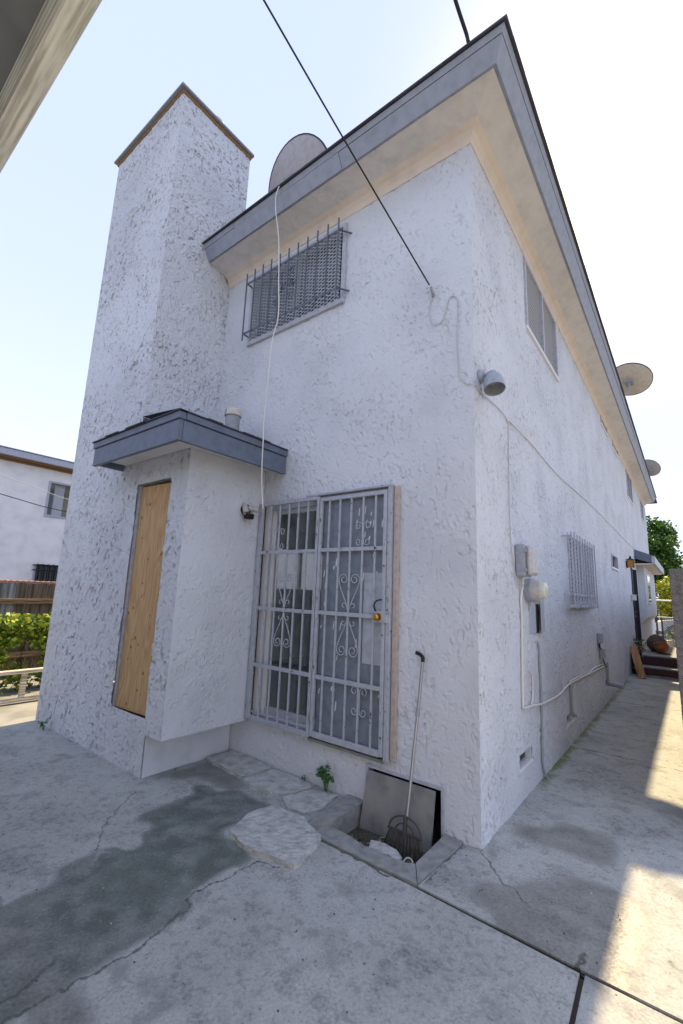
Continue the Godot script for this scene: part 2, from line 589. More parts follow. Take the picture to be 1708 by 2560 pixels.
# ---------------------------------------------------------------- ground
func mask(poly: PackedVector2Array, rect: Rect2, w: int, h: int, blur := 8) -> PackedByteArray:
	var lw := w / blur; var lh := h / blur
	var d := PackedByteArray(); d.resize(lw * lh)
	for j in lh:
		for i in lw:
			var p := rect.position + Vector2((i + 0.5) / lw, (j + 0.5) / lh) * rect.size
			d[j * lw + i] = 255 if Geometry2D.is_point_in_polygon(p, poly) else 0
	var im := Image.create_from_data(lw, lh, false, Image.FORMAT_L8, d)
	im.resize(w, h, Image.INTERPOLATE_CUBIC)
	return im.get_data()

func line_mask(lines: Array, rect: Rect2, w: int, h: int) -> PackedByteArray:
	# dark crack lines: [points, width in px]
	var d := PackedByteArray(); d.resize(w * h)
	var wob := noise(404, 0.05, FastNoiseLite.TYPE_SIMPLEX_SMOOTH, 3)
	for l in lines:
		var pts: Array = l[0]
		for s in pts.size() - 1:
			var a: Vector2 = (pts[s] - rect.position) / rect.size * Vector2(w, h)
			var b: Vector2 = (pts[s + 1] - rect.position) / rect.size * Vector2(w, h)
			var n := int(a.distance_to(b) * 2.0) + 1
			for t in n:
				var p := a.lerp(b, float(t) / n)
				p += Vector2(wob.get_noise_2d(p.x, p.y), wob.get_noise_2d(p.y + 300.0, p.x)) * 5.0
				var r: float = l[1] * (0.55 + 0.9 * absf(wob.get_noise_2d(p.x * 2.0, p.y * 2.0 + 77.0)) * 2.0)
				for dy in range(-2, 3):
					for dx in range(-2, 3):
						if dx * dx + dy * dy > r * r: continue
						var X := int(p.x) + dx; var Y := int(p.y) + dy
						if X >= 0 and Y >= 0 and X < w and Y < h: d[Y * w + X] = 255
	return d

func ground_tex(rect: Rect2, w: int, h: int, stains: Array, dark: Array, lines: Array, seed_: int, extra: Callable) -> Array:
	var big := noise(seed_, 1.1, FastNoiseLite.TYPE_SIMPLEX_SMOOTH, 3)
	var mid := noise(seed_ + 1, 5.0, FastNoiseLite.TYPE_SIMPLEX_SMOOTH, 5)
	var spk := noise(seed_ + 5, 16.0, FastNoiseLite.TYPE_SIMPLEX_SMOOTH, 3)
	var fin := noise(seed_ + 2, 45.0, FastNoiseLite.TYPE_SIMPLEX_SMOOTH, 2)
	var masks := []
	var gr := RandomNumberGenerator.new()
	gr.seed = seed_
	for s in stains: masks.append(mask(s, rect, w, h, 22))
	var dmasks := []
	for s in dark: dmasks.append(mask(s, rect, w, h, 30))
	var lm := line_mask(lines, rect, w, h)
	var out := PackedByteArray(); out.resize(w * h * 3)
	var ro := PackedByteArray(); ro.resize(w * h)
	var hg := PackedFloat32Array(); hg.resize(w * h)
	var sx := rect.size.x / w; var sy := rect.size.y / h
	var k := 0
	for j in h:
		var z := rect.position.y + j * sy
		for i in w:
			var x := rect.position.x + i * sx
			var b := big.get_noise_2d(x, z); var m := mid.get_noise_2d(x, z); var f := fin.get_noise_2d(x, z)
			var v := 0.695 + 0.07 * b + 0.15 * m + 0.10 * f
			# dark grimy blotches with grain
			v -= 0.17 * smoothstep(-0.25, 0.65, b * 0.6 + m * 0.7 + f * 0.35)
			v -= 0.10 * smoothstep(0.1, 0.5, mid.get_noise_2d(z * 0.55 + 40.0, x * 0.55)) * (0.6 + f)
			v -= 0.07 * smoothstep(0.04, 0.45, spk.get_noise_2d(x, z)) * smoothstep(-0.3, 0.3, b + m)
			if f > 0.62 and m > -0.1: v -= 0.14
			if f < -0.66 and b < 0.1: v += 0.07
			var c := Vector3(v * 0.99, v * 1.0, v * 0.975)
			var rg := 0.9
			for q in masks:
				var t := smoothstep(0.20, 0.85, q[k] / 255.0 + 0.50 * m + 0.22 * f)
				if t > 0.0:
					t *= 0.72 + 0.28 * smoothstep(-0.45, 0.1, b - m * 0.5)
					var sv := 0.40 + 0.10 * m + 0.05 * b + 0.06 * f
					if f > 0.72: sv += 0.22
					c = c.lerp(Vector3(sv * 0.93, sv * 1.0, sv * 0.94), t * 0.95)
					rg = lerpf(rg, 0.62, t)
				elif q[k] > 30:
					var e := smoothstep(0.05, 0.3, q[k] / 255.0 + 0.25 * m)
					c += Vector3.ONE * 0.05 * e
			for q in dmasks:
				var t := smoothstep(0.22, 0.85, q[k] / 255.0 + 0.34 * m + 0.15 * f)
				if t > 0.0:
					var sv := 0.46 + 0.10 * m + 0.07 * f
					c = c.lerp(Vector3(sv, sv, sv * 0.96), t * 0.75)
					rg = lerpf(rg, 0.48 + 0.25 * absf(f), t)
			var res: Vector4 = extra.call(x, z, b, m, f)
			if res.w > 0.0: c = c.lerp(Vector3(res.x, res.y, res.z), res.w)
			var gz := gr.randf() - 0.5
			c += Vector3.ONE * 0.07 * gz
			var hh := 0.5 + 0.25 * m + 0.25 * f + 0.2 * gz
			if lm[k] > 0:
				c = c.lerp(Vector3(0.26, 0.26, 0.24), 0.45 + 0.4 * absf(m) * 2.0)
				hh -= 0.5
			out[k * 3] = int(clampf(c.x, 0, 1) * 255); out[k * 3 + 1] = int(clampf(c.y, 0, 1) * 255); out[k * 3 + 2] = int(clampf(c.z, 0, 1) * 255)
			ro[k] = int(rg * 255)
			hg[k] = hh
			k += 1
	return [ImageTexture.create_from_image(Image.create_from_data(w, h, false, Image.FORMAT_RGB8, out)), ImageTexture.create_from_image(Image.create_from_data(w, h, false, Image.FORMAT_L8, ro)), ImageTexture.create_from_image(Image.create_from_data(w, h, false, Image.FORMAT_RF, hg.to_byte_array()))]

func ground_mat(t: Array) -> StandardMaterial3D:
	var m := mat(Color(1, 1, 1), 1.0)
	m.albedo_texture = t[0]
	m.roughness_texture = t[1]
	m.roughness_texture_channel = BaseMaterial3D.TEXTURE_CHANNEL_RED
	m.heightmap_enabled = true
	m.heightmap_texture = t[2]
	m.heightmap_scale = 0.45
	return m

func pv(a: Array) -> PackedVector2Array:
	var o := PackedVector2Array()
	for i in range(0, a.size(), 2): o.append(Vector2(a[i], a[i + 1]))
	return o

func ground() -> void:
	# the land the place stands on
	var g := bx("ground", Vector3(0, -0.36, -10), Vector3(160, 0.4, 160), M.soil, self)
	tag(g, "", "", "", "structure")
	var street := bb("street", Vector3(-60, -0.155, -34), Vector3(60, -0.05, -21.5), M.asphalt, self)
	tag(street, "", "", "", "structure")
	# patio
	var R := Rect2(-4.95, -0.1, 6.75, 4.4)
	var stain := pv([-2.02, 0.66, -1.79, 0.52, -1.42, 0.44, -1.28, 0.93, -0.94, 1.0, -0.967, 1.41, -0.88, 1.58, -0.855, 1.8, -0.87, 2.14, -0.80, 2.7, -1.95, 2.7, -1.60, 2.06, -1.66, 1.63, -1.675, 1.5, -1.60, 1.33, -1.85, 1.2, -1.93, 0.95])
	var damp := pv([-2.46, 0.86, -2.43, 0.05, -1.80, 0.36, -1.72, 0.48, -1.95, 0.62, -2.2, 0.62])
	var low := pv([-1.6, 2.15, -1.2, 2.2, -0.75, 2.25, -0.45, 2.0, -0.62, 1.95, -0.9, 2.05, -1.2, 2.0])
	var cracks := [[[Vector2(-0.80, 0.96), Vector2(-0.94, 1.01), Vector2(-0.96, 1.22), Vector2(-0.967, 1.41), Vector2(-0.90, 1.50), Vector2(-0.88, 1.58), Vector2(-0.855, 1.8), Vector2(-0.89, 2.14), Vector2(-0.9, 2.5)], 0.9],
		[[Vector2(-2.28, 1.02), Vector2(-2.1, 1.25), Vector2(-1.95, 1.42), Vector2(-1.72, 1.56)], 0.6],
		[[Vector2(-0.30, 0.62), Vector2(-0.42, 0.60), Vector2(-0.56, 0.60), Vector2(-0.76, 0.588), Vector2(-0.9, 0.58)], 1.2],
		[[Vector2(-1.05, 2.0), Vector2(-0.98, 2.12), Vector2(-0.99, 2.3)], 1.1]]
	var yard_extra := func(x: float, z: float, b: float, m: float, f: float) -> Vector4:
		# mineral deposit where the runoff dried along the stain's upper side
		var d := absf((z - 0.98) - (x + 2.65) * 0.62 + 0.20 * m + 0.05 * b)
		if x > -3.1 and x < -1.62 and d < 0.05: return Vector4(0.73, 0.73, 0.72, 0.45 * (1.0 - d / 0.05))
		return Vector4.ZERO
	var yt := ground_tex(R, 1280, 834, [stain], [damp, low], cracks, 200, yard_extra)
	M.yard = ground_mat(yt)
	var yard := pv([-4.72, 0.86, -2.5, 0.86, -2.42, -0.06, -1.04, -0.06, -1.00, 0.60, -0.15, 0.603, 0.655, 0.630, 0.695, 1.6, 0.72, 4.3, -4.72, 4.3])
	tag(sheet("patio", yard, 0.0, 0.09, R, M.yard, self), "", "", "", "structure")
	var corner := pv([0.676, 0.630, 1.78, 0.640, 1.78, 4.3, 0.74, 4.3, 0.715, 1.6])
	var c2 := sheet("patio_corner", corner, 0.003, 0.09, R, M.yard, self)
	tag(c2, "", "", "", "structure")
	# walkway along the side wall
	var W := Rect2(-0.12, -12.2, 1.95, 12.9)
	var wet := pv([0.02, 0.53, 0.12, 0.30, 0.27, 0.10, 0.43, -0.06, 0.58, -0.13, 0.74, -0.12, 0.90, -0.02, 0.95, 0.30, 0.90, 0.60, 0.4, 0.61])
	var blot := pv([0.10, -0.35, 0.35, -0.75, 0.62, -0.8, 0.68, -0.45, 0.45, -0.25])
	var wcracks := [[[Vector2(0.005, 0.0), Vector2(0.08, 0.11), Vector2(0.162, 0.194), Vector2(0.27, 0.27), Vector2(0.395, 0.362)], 0.6], [[Vector2(-0.105, 0.06), Vector2(-0.13, 0.3), Vector2(-0.14, 0.58)], 1.2], [[Vector2(0.652, 0.50), Vector2(0.655, 0.60)], 1.6], [[Vector2(0.0, -2.6), Vector2(0.4, -2.63), Vector2(1.0, -2.6)], 1.0], [[Vector2(0.0, -5.6), Vector2(1.0, -5.62)], 1.2]]
	var walk_extra := func(x: float, z: float, b: float, m: float, f: float) -> Vector4:
		# algae at the foot of the wall
		if z < -1.3 and z > -8.0 and x < 0.16:
			var t := smoothstep(0.10, 0.0, x - 0.04 * m) * smoothstep(-0.25, 0.3, m + 0.6 * f + 0.25)
			return Vector4(0.36, 0.42, 0.24, 0.8 * t)
		return Vector4.ZERO
	var wt := ground_tex(W, 320, 1900, [], [wet, blot], wcracks, 330, walk_extra)
	M.walk = ground_mat(wt)
	var walk := pv([-0.105, 0.012, -0.135, 0.580, 0.66, 0.604, 1.80, 0.614, 1.80, -12.2, -0.02, -12.2, -0.02, 0.012])
	tag(sheet("walkway", walk, 0.0, 0.09, W, M.walk, self), "", "", "", "structure")
	for q in [[-0.13, 0.5915, 0.655, 0.617, 0.012], [0.66, 0.617, 1.78, 0.627, 0.011], [0.666, 0.64, 0.705, 1.6, 0.0095], [0.705, 1.6, 0.73, 4.2, 0.0095]]:
		var a := Vector3(q[0], -0.02, q[1]); var b := Vector3(q[2], -0.02, q[3])
		var jf := bx("joint_filler", (a + b) * 0.5, Vector3(q[4] * 2.2, 0.02, a.distance_to(b)), M.black, self, 0.0, Basis(Vector3.UP, atan2(b.x - a.x, b.z - a.z)))
		tag(jf, "", "", "", "structure")
	# sunlit concrete beyond the chimney, and the rest of the lot
	tag(bb("side_yard", Vector3(-7.55, -0.14, -22), Vector3(-4.745, -0.004, 6), M.sun_concrete, self), "", "", "", "structure")
	tag(bb("front_walk", Vector3(-0.02, -0.14, -21.4), Vector3(1.80, -0.02, -12.22), M.sun_concrete, self), "", "", "", "structure")
	tag(bb("neighbour_lot", Vector3(1.82, -0.14, -21.4), Vector3(14, -0.01, 6), M.sun_concrete, self), "", "", "", "structure")
	# broken paving slabs by the wall
	var slabs := [[-2.40, 0.02, -2.42, 0.31, -2.1, 0.33, -1.86, 0.345, -1.83, 0.05, -2.1, 0.015], [-1.80, 0.05, -1.835, 0.36, -1.70, 0.40, -1.42, 0.35, -1.33, 0.10, -1.40, 0.055, -1.6, 0.04], [-1.39, 0.36, -1.30, 0.12, -1.10, 0.06, -1.05, 0.30, -1.10, 0.44, -1.25, 0.45], [-1.27, 0.94, -1.36, 0.70, -1.32, 0.52, -1.05, 0.50, -0.80, 0.60, -0.755, 0.72, -0.72, 0.92, -0.95, 0.97, -1.08, 0.985]]
	var sl := ["flat grey paving slab in the corner beneath the raised closet", "cracked grey paving slab under the barred glass door", "broken paving slab beside the weed at the wall", "chipped pale paving slab standing alone on the damp stain"]
	var hs := [0.026, 0.022, 0.018, 0.032]
	for i in 4:
		var base := pv(slabs[i])
		var rag := PackedVector2Array()
		for q in base.size():
			var a := base[q]; var b := base[(q + 1) % base.size()]
			for t in 5: rag.append(a.lerp(b, t / 5.0) + Vector2(rng.randf_range(-1, 1), rng.randf_range(-1, 1)) * 0.008)
		var o := sheet("paving_slab", rag, hs[i], 0.05, R, M.paver, self)
		tag(o, sl[i], "paving slab", "paving slabs along the rear wall")

# ---------------------------------------------------------------- house
func house_shell() -> void:
	house = thing("stucco_house", "two-storey pale grey stucco house with chimney and barred windows", "house")
	# rear wall with its openings
	var hw := Rect2(-2.665, 4.335, 1.375, 0.84)
	var hd := Rect2(-2.20, 0.36, 1.52, 2.02)
	var ha := Rect2(-0.865, -0.2, 0.605, 0.475)
	var xs := grid(-3.2, 0.0, 0.0095, [-2.665, -1.29, -2.20, -0.68, -0.865, -0.26])
	var ys := grid(-0.18, 5.40, 0.0095, [4.335, 5.175, 0.36, 2.38, 0.275])
	relief("wall", house, Vector3.ZERO, Vector3.RIGHT, Vector3.UP, Vector3.BACK, xs, ys, [hw, hd, ha], Vector2(3.3, 0.3), M.stucco, 0.017, [], 1.35)
	# side wall, running away from the corner
	var sh := []
	var ex := []; var ey := []
	for r in side_holes():
		sh.append(r)
		ex.append_array([r.position.x, r.end.x]); ey.append_array([r.position.y, r.end.y])
	var us := grid(0.0, 18.6, 0.010, ex, 0.45)
	var vs := grid(-0.1, 5.40, 0.014, ey)
	relief("wall", house, Vector3.ZERO, Vector3.FORWARD, Vector3.UP, Vector3.RIGHT, us, vs, sh, Vector2(0.7, 1.1), M.stucco_side, 0.018, [], 1.2)
	# wall thickness behind the two sheets, left and front walls
	bb("wall", Vector3(-4.62, -0.1, -18.58), Vector3(-0.0, 5.4, -18.4), M.stucco_tri, house)
	# left wall round its window
	var lx0 := -4.62; var lx1 := -4.50
	bb("wall", Vector3(lx0, -0.1, -18.4), Vector3(lx1, 5.4, -3.95), M.stucco_tri, house)
	bb("wall", Vector3(lx0, -0.1, -2.45), Vector3(lx1, 5.4, 0.0), M.stucco_tri, house)
	bb("wall", Vector3(lx0, -0.1, -3.95), Vector3(lx1, 1.52, -2.45), M.stucco_tri, house)
	bb("wall", Vector3(lx0, 2.30, -3.95), Vector3(lx1, 5.4, -2.45), M.stucco_tri, house)
	# inner linings: they close the rooms
	bb("lining", Vector3(-0.20, -0.1, -18.4), Vector3(-0.14, 5.35, -0.16), M.room_paint, house)
	bb("lining", Vector3(-4.5, 2.5, -0.20), Vector3(-0.20, 5.35, -0.16), M.room_paint, house)
	bb("lining", Vector3(-4.5, 0.3, -0.20), Vector3(-2.22, 2.5, -0.16), M.room_paint, house)
	bb("lining", Vector3(-0.66, 0.3, -0.20), Vector3(-0.20, 2.5, -0.16), M.room_paint, house)
	bb("room_floor", Vector3(-4.5, 0.28, -18.4), Vector3(-0.20, 0.36, -0.10), mat(Color(0.42, 0.37, 0.32), 0.6), house)
	bb("room_ceiling", Vector3(-4.5, 2.62, -18.4), Vector3(-0.20, 2.72, -0.20), M.room_paint, house)
	bb("room_partition", Vector3(-4.5, 0.36, -9.2), Vector3(-0.20, 2.62, -9.1), M.room_paint, house)
	# window seen through the room, on the far side of the house
	var w := sub("window", house)
	var z0 := -3.95; var z1 := -2.45
	bb("frame", Vector3(-4.60, 1.52, z0), Vector3(-4.54, 1.56, z1), M.white_frame, w)
	bb("frame", Vector3(-4.60, 2.26, z0), Vector3(-4.54, 2.30, z1), M.white_frame, w)
	bb("frame", Vector3(-4.60, 1.56, -3.11), Vector3(-4.54, 2.26, -3.05), M.white_frame, w)
	var st := nst()
	add_expanded(st, Vector3(-4.61, 1.52, z1), Vector3.FORWARD, Vector3.UP, 1.5, 0.78, 0.085, 0.040, 0.009)
	var ms := part("security_mesh", st, M.mesh_metal, w)
	ms.set_meta("kind", "stuff")

# security mesh: long diamonds
func add_expanded(st: SurfaceTool, o: Vector3, u: Vector3, v: Vector3, w: float, h: float, du: float, dv: float, t: float) -> void:
	var n := u.cross(v).normalized()
	var rows := int(ceil(h / dv)); var cols := int(ceil(w / du))
	for j in rows:
		for i in cols * 2:
			var a := Vector2(i * du * 0.5, (j + (0.0 if i % 2 == 0 else 0.5)) * dv)
			var b := Vector2((i + 1) * du * 0.5, (j + (0.5 if i % 2 == 0 else 0.0)) * dv)
			var c := Vector2((i + 1) * du * 0.5, (j + (0.5 if i % 2 == 0 else 1.0)) * dv)
			var d0 := Vector2(i * du * 0.5, (j + (1.0 if i % 2 == 0 else 0.5)) * dv)
			for sgm in [[a, b], [d0, c]]:
				var p: Vector2 = sgm[0]; var q: Vector2 = sgm[1]
				if q.x > w + 0.001 or maxf(p.y, q.y) > h + 0.001: continue
				var P := o + u * p.x + v * p.y; var Q := o + u * q.x + v * q.y
				var s := v * t * 0.5
				face(st, [P - s, Q - s, Q + s, P + s], n)
				face(st, [P + s, Q + s, Q + s - n * t, P + s - n * t], v)
				face(st, [P - s, Q - s, Q - s - n * t, P - s - n * t], -v)

func side_holes() -> Array:
	# (u along the wall from the corner, height)
	return [Rect2(1.50, 4.37, 1.42, 0.86), Rect2(3.02, 1.475, 1.75, 0.90), Rect2(0.82, 0.228, 0.34, 0.115), Rect2(2.50, 0.215, 0.34, 0.11), Rect2(5.29, 0.222, 0.32, 0.11), Rect2(6.85, 5.10, 0.85, 0.30), Rect2(8.66, 5.10, 0.92, 0.30), Rect2(7.0, 2.20, 0.90, 0.29), Rect2(10.65, 0.36, 1.0, 2.09), Rect2(11.4, 4.47, 1.4, 0.85), Rect2(15.9, 4.55, 1.1, 0.75)]

func chimney() -> void:
	var z := 0.89
	# front face: stack and closet share one plane
	var xs := grid(-4.76, -2.23, 0.0105, [-3.16, -2.47, -3.085, -2.49])
	var ys := grid(0.0, 7.36, 0.0105, [0.33, 2.76, 0.45, 2.51])
	relief("chimney_face", house, Vector3(0, 0, z), Vector3.RIGHT, Vector3.UP, Vector3.BACK, xs, ys, [Rect2(-3.16, 2.76, 0.93, 4.7), Rect2(-2.47, -0.1, 0.24, 0.43), Rect2(-3.085, 0.45, 0.595, 2.06)], Vector2(5.0, 0.05), M.stucco_rough, 0.026, [Rect2(-3.16, 2.76, 0.93, 4.7), Rect2(-2.47, -0.1, 0.24, 0.43)], 1.7)
	# stack's right face
	relief("chimney_face", house, Vector3(-3.16, 0, z), Vector3.FORWARD, Vector3.UP, Vector3.RIGHT, grid(0.0, 1.03, 0.0105, []), grid(2.76, 7.36, 0.0105, []), [], Vector2(2.4, 0.0), M.stucco_rough, 0.024, [], 1.6)
	relief("chimney_face", house, Vector3(-4.76, 0, z), Vector3.FORWARD, Vector3.UP, Vector3.LEFT, grid(0.0, 1.03, 0.02, []), grid(0.0, 7.36, 0.02, []), [], Vector2(4.4, 0.0), M.stucco_rough, 0.026, [], 1.7)
	bb("chimney_back", Vector3(-4.74, 5.3, -0.14), Vector3(-3.18, 7.36, -0.125), M.stucco_tri, house)
	# closet bump beside it, raised off the ground
	relief("closet_wall", house, Vector3(-2.23, 0, z), Vector3.FORWARD, Vector3.UP, Vector3.RIGHT, grid(0.0, 0.885, 0.010, []), grid(0.33, 2.76, 0.010, []), [], Vector2(1.2, 3.0), M.stucco_soft, 0.014, [], 1.2)
	bb("closet_underside", Vector3(-2.52, 0.325, 0.0), Vector3(-2.24, 0.345, 0.885), M.stucco_tri, house)
	bb("closet_base", Vector3(-4.7, -0.02, 0.01), Vector3(-2.47, 0.325, 0.880), M.base_stucco, house)
	# the boarded opening in the front face
	var pl := sub("boarded_opening", house)
	bb("reveal", Vector3(-3.10, 0.40, 0.74), Vector3(-3.078, 2.56, 0.879), M.frame_paint, pl)
	bb("reveal", Vector3(-2.497, 0.40, 0.74), Vector3(-2.475, 2.56, 0.879), M.frame_paint, pl)
	bb("reveal", Vector3(-3.078, 2.503, 0.74), Vector3(-2.497, 2.56, 0.879), M.old_board, pl)
	var st := nst()
	var q := [[Vector3(-3.072, 0.44, 0.858), Vector2(0, 1)], [Vector3(-2.505, 0.455, 0.858), Vector2(1, 1)], [Vector3(-2.500, 2.478, 0.850), Vector2(1, 0)], [Vector3(-3.070, 2.492, 0.850), Vector2(0, 0)]]
	for i in [0, 2, 1, 0, 3, 2]:
		st.set_normal(Vector3.BACK); st.set_uv(q[i][1]); st.add_vertex(q[i][0])
	var bd := [Vector3(-3.072, 0.44, 0.843), Vector3(-2.505, 0.455, 0.843), Vector3(-2.500, 2.478, 0.835), Vector3(-3.070, 2.492, 0.835)]
	for e in 4:
		var a: Vector3 = q[e][0]; var b: Vector3 = q[(e + 1) % 4][0]; var c: Vector3 = bd[(e + 1) % 4]; var d: Vector3 = bd[e]
		face(st, [a, b, c, d], (a + b) * 0.5 - Vector3(-2.787, 1.47, 0.85))
	face(st, bd, Vector3.FORWARD)
	part("plywood_sheet", st, M.ply, pl)
	for k in 14:
		var sy := 0.52 + 1.9 * (k / 2) / 6.0
		lathe("screw", [Vector2(0.0, 0.003), Vector2(0.006, 0.002), Vector2(0.007, 0.0)], Transform3D(Basis(Vector3.RIGHT, PI / 2), Vector3(-3.05 if k % 2 == 0 else -2.53, sy, 0.857)), M.steel, pl, 8)
	# cap
	var cap := sub("chimney_cap", house)
	bb("bed_board", Vector3(-4.775, 7.345, -0.15), Vector3(-3.145, 7.385, 0.905), M.bare, cap)
	bb("cap_plate", Vector3(-4.81, 7.387, -0.17), Vector3(-3.105, 7.415, 0.945), M.galv, cap, 0.004)
	lathe("flue", [Vector2(0.10, 0.0), Vector2(0.10, 0.10), Vector2(0.085, 0.13), Vector2(0.0, 0.14)], Transform3D(Basis(), Vector3(-3.26, 7.41, 0.36)), M.dish_tan, cap, 20)
	bb("chimney_core", Vector3(-4.6, 2.9, 0.02), Vector3(-3.3, 7.34, 0.80), M.room_paint, house)

func eave_strip(called: String, prof: Array, mt: Material, x0: float, z1: float, parent: Node) -> void:
	# a profile of (distance from wall, height), closed, run along the rear eave and mitred round to the side eave
	var st := nst()
	var cx := 0.0; var cy := 0.0
	for p in prof: cx += p.x / prof.size(); cy += p.y / prof.size()
	for i in prof.size():
		var a: Vector2 = prof[i]; var b: Vector2 = prof[(i + 1) % prof.size()]
		var mid := (a + b) * 0.5 - Vector2(cx, cy)
		face(st, [Vector3(x0, a.y, a.x), Vector3(a.x, a.y, a.x), Vector3(b.x, b.y, b.x), Vector3(x0, b.y, b.x)], Vector3(0, mid.y, mid.x))
		face(st, [Vector3(a.x, a.y, a.x), Vector3(a.x, a.y, z1), Vector3(b.x, b.y, z1), Vector3(b.x, b.y, b.x)], Vector3(mid.x, mid.y, 0))
	var e1 := []; var e2 := []
	for p in prof:
		e1.append(Vector3(x0, p.y, p.x)); e2.append(Vector3(p.x, p.y, z1))
	face(st, e1, Vector3.LEFT); face(st, e2, Vector3.FORWARD)
	part(called, st, mt, parent)

func eave_run(called: String, prof: Array, a: float, b: float, out: float, rear: bool) -> void:
	# one straight length of eave board, a hair in or out of line with its neighbours
	var st := nst()
	var P := []; var Q := []
	var c := Vector3.ZERO
	for p in prof:
		P.append(Vector3(a, p.y, p.x + out) if rear else Vector3(p.x + out, p.y, a))
		Q.append(Vector3(b, p.y, p.x + out) if rear else Vector3(p.x + out, p.y, b))
		c += (P[-1] + Q[-1]) / (2.0 * prof.size())
	for i in prof.size():
		var k := (i + 1) % prof.size()
		var o: Vector3 = (P[i] + P[k] + Q[i] + Q[k]) / 4.0 - c
		face(st, [P[i], P[k], Q[k], Q[i]], o)
	face(st, P, P[0] - Q[0]); face(st, Q, Q[0] - P[0])
	part(called, st, M.fascia, house)

func eaves() -> void:
	var x0 := -3.155; var z1 := -17.7
	eave_strip("cove", [Vector2(-0.02, 5.27), Vector2(0.009, 5.262), Vector2(0.020, 5.315), Vector2(0.045, 5.356), Vector2(0.095, 5.385), Vector2(0.095, 5.40), Vector2(-0.02, 5.42)], M.cove, x0, z1, house)
	eave_strip("soffit", [Vector2(0.09, 5.384), Vector2(0.303, 5.436), Vector2(0.303, 5.46), Vector2(0.05, 5.44)], M.soffit, x0, z1, house)
	var fp := [Vector2(0.331, 5.429), Vector2(0.399, 5.552), Vector2(0.362, 5.572), Vector2(0.294, 5.449)]
	var dp := [Vector2(0.404, 5.556), Vector2(0.426, 5.597), Vector2(0.38, 5.61), Vector2(0.37, 5.572)]
	eave_strip("fascia", fp, M.fascia, -1.10, -2.6, house)
	eave_strip("drip_strip", dp, M.fascia, -1.72, -3.3, house)
	eave_run("fascia", fp, -3.155, -1.104, 0.004, true)
	eave_run("drip_strip", dp, -3.155, -2.60, 0.002, true)
	eave_run("drip_strip", dp, -2.597, -1.723, -0.002, true)
	var zz := -2.604
	for w in [3.65, 3.2, 3.65, 3.0]:
		eave_run("fascia", fp, zz, zz - w, rng.randf_range(-0.004, 0.005), false)
		zz -= w + 0.004
	eave_run("fascia", fp, zz, z1, 0.0, false)
	zz = -3.303
	for w in [3.0, 2.4, 3.0, 2.7]:
		eave_run("drip_strip", dp, zz, zz - w, rng.randf_range(-0.003, 0.004), false)
		zz -= w + 0.003
	eave_run("drip_strip", dp, zz, z1, 0.0, false)
	eave_strip("roof_edge", [Vector2(0.448, 5.600), Vector2(0.452, 5.612), Vector2(0.2, 5.72), Vector2(0.2, 5.70)], M.shingle, x0, z1, house)
	# loose shingle ends along the edge
	var t := -2.9
	while t < 0.35:
		var w := rng.randf_range(0.18, 0.30)
		if rng.randf() < 0.55:
			bx("shingle", Vector3(t + w * 0.5, 5.612, 0.432), Vector3(w, 0.006, 0.045), M.shingle, house, 0.0, Basis(Vector3.RIGHT, 0.4))
		t += w
	var s := 0.0
	while s < 12.0:
		var w := rng.randf_range(0.2, 0.5)
		if rng.randf() < 0.5:
			bx("shingle", Vector3(0.432, 5.612, 0.3 - s - w * 0.5), Vector3(0.045, 0.006, w), M.shingle, house, 0.0, Basis(Vector3.BACK, -0.4))
		s += w
	# board joints in the fascia
	# roof: low hips
	var st := nst()
	var a := Vector3(0.42, 5.615, 0.42); var b := Vector3(-5.0, 5.615, 0.42); var c := Vector3(-5.0, 5.615, -18.9); var d := Vector3(0.42, 5.615, -18.9)
	var r1 := Vector3(-2.29, 6.55, -2.2); var r2 := Vector3(-2.29, 6.55, -16.2)
	var bL := Vector3(-3.16, 5.615, 0.42)
	face(st, [a, bL, Vector3(-3.16, 5.9, -0.16), r1], Vector3(0, 1, 0.3))
	face(st, [Vector3(-4.76, 5.615, -0.16), Vector3(-3.16, 5.9, -0.16), r1], Vector3(0, 1, 0.3))
	face(st, [a, r1, r2, d], Vector3(0.3, 1, 0)); face(st, [Vector3(-4.76, 5.615, -0.16), r1, r2, c], Vector3(-0.3, 1, 0)); face(st, [c, r2, d], Vector3(0, 1, -0.3))
	face(st, [Vector3(-4.6, 5.40, 0.0), Vector3(-0.02, 5.40, 0.0), Vector3(-0.02, 5.40, -18.5), Vector3(-4.6, 5.40, -18.5)], Vector3.DOWN)
	part("roof", st, M.shingle, house)

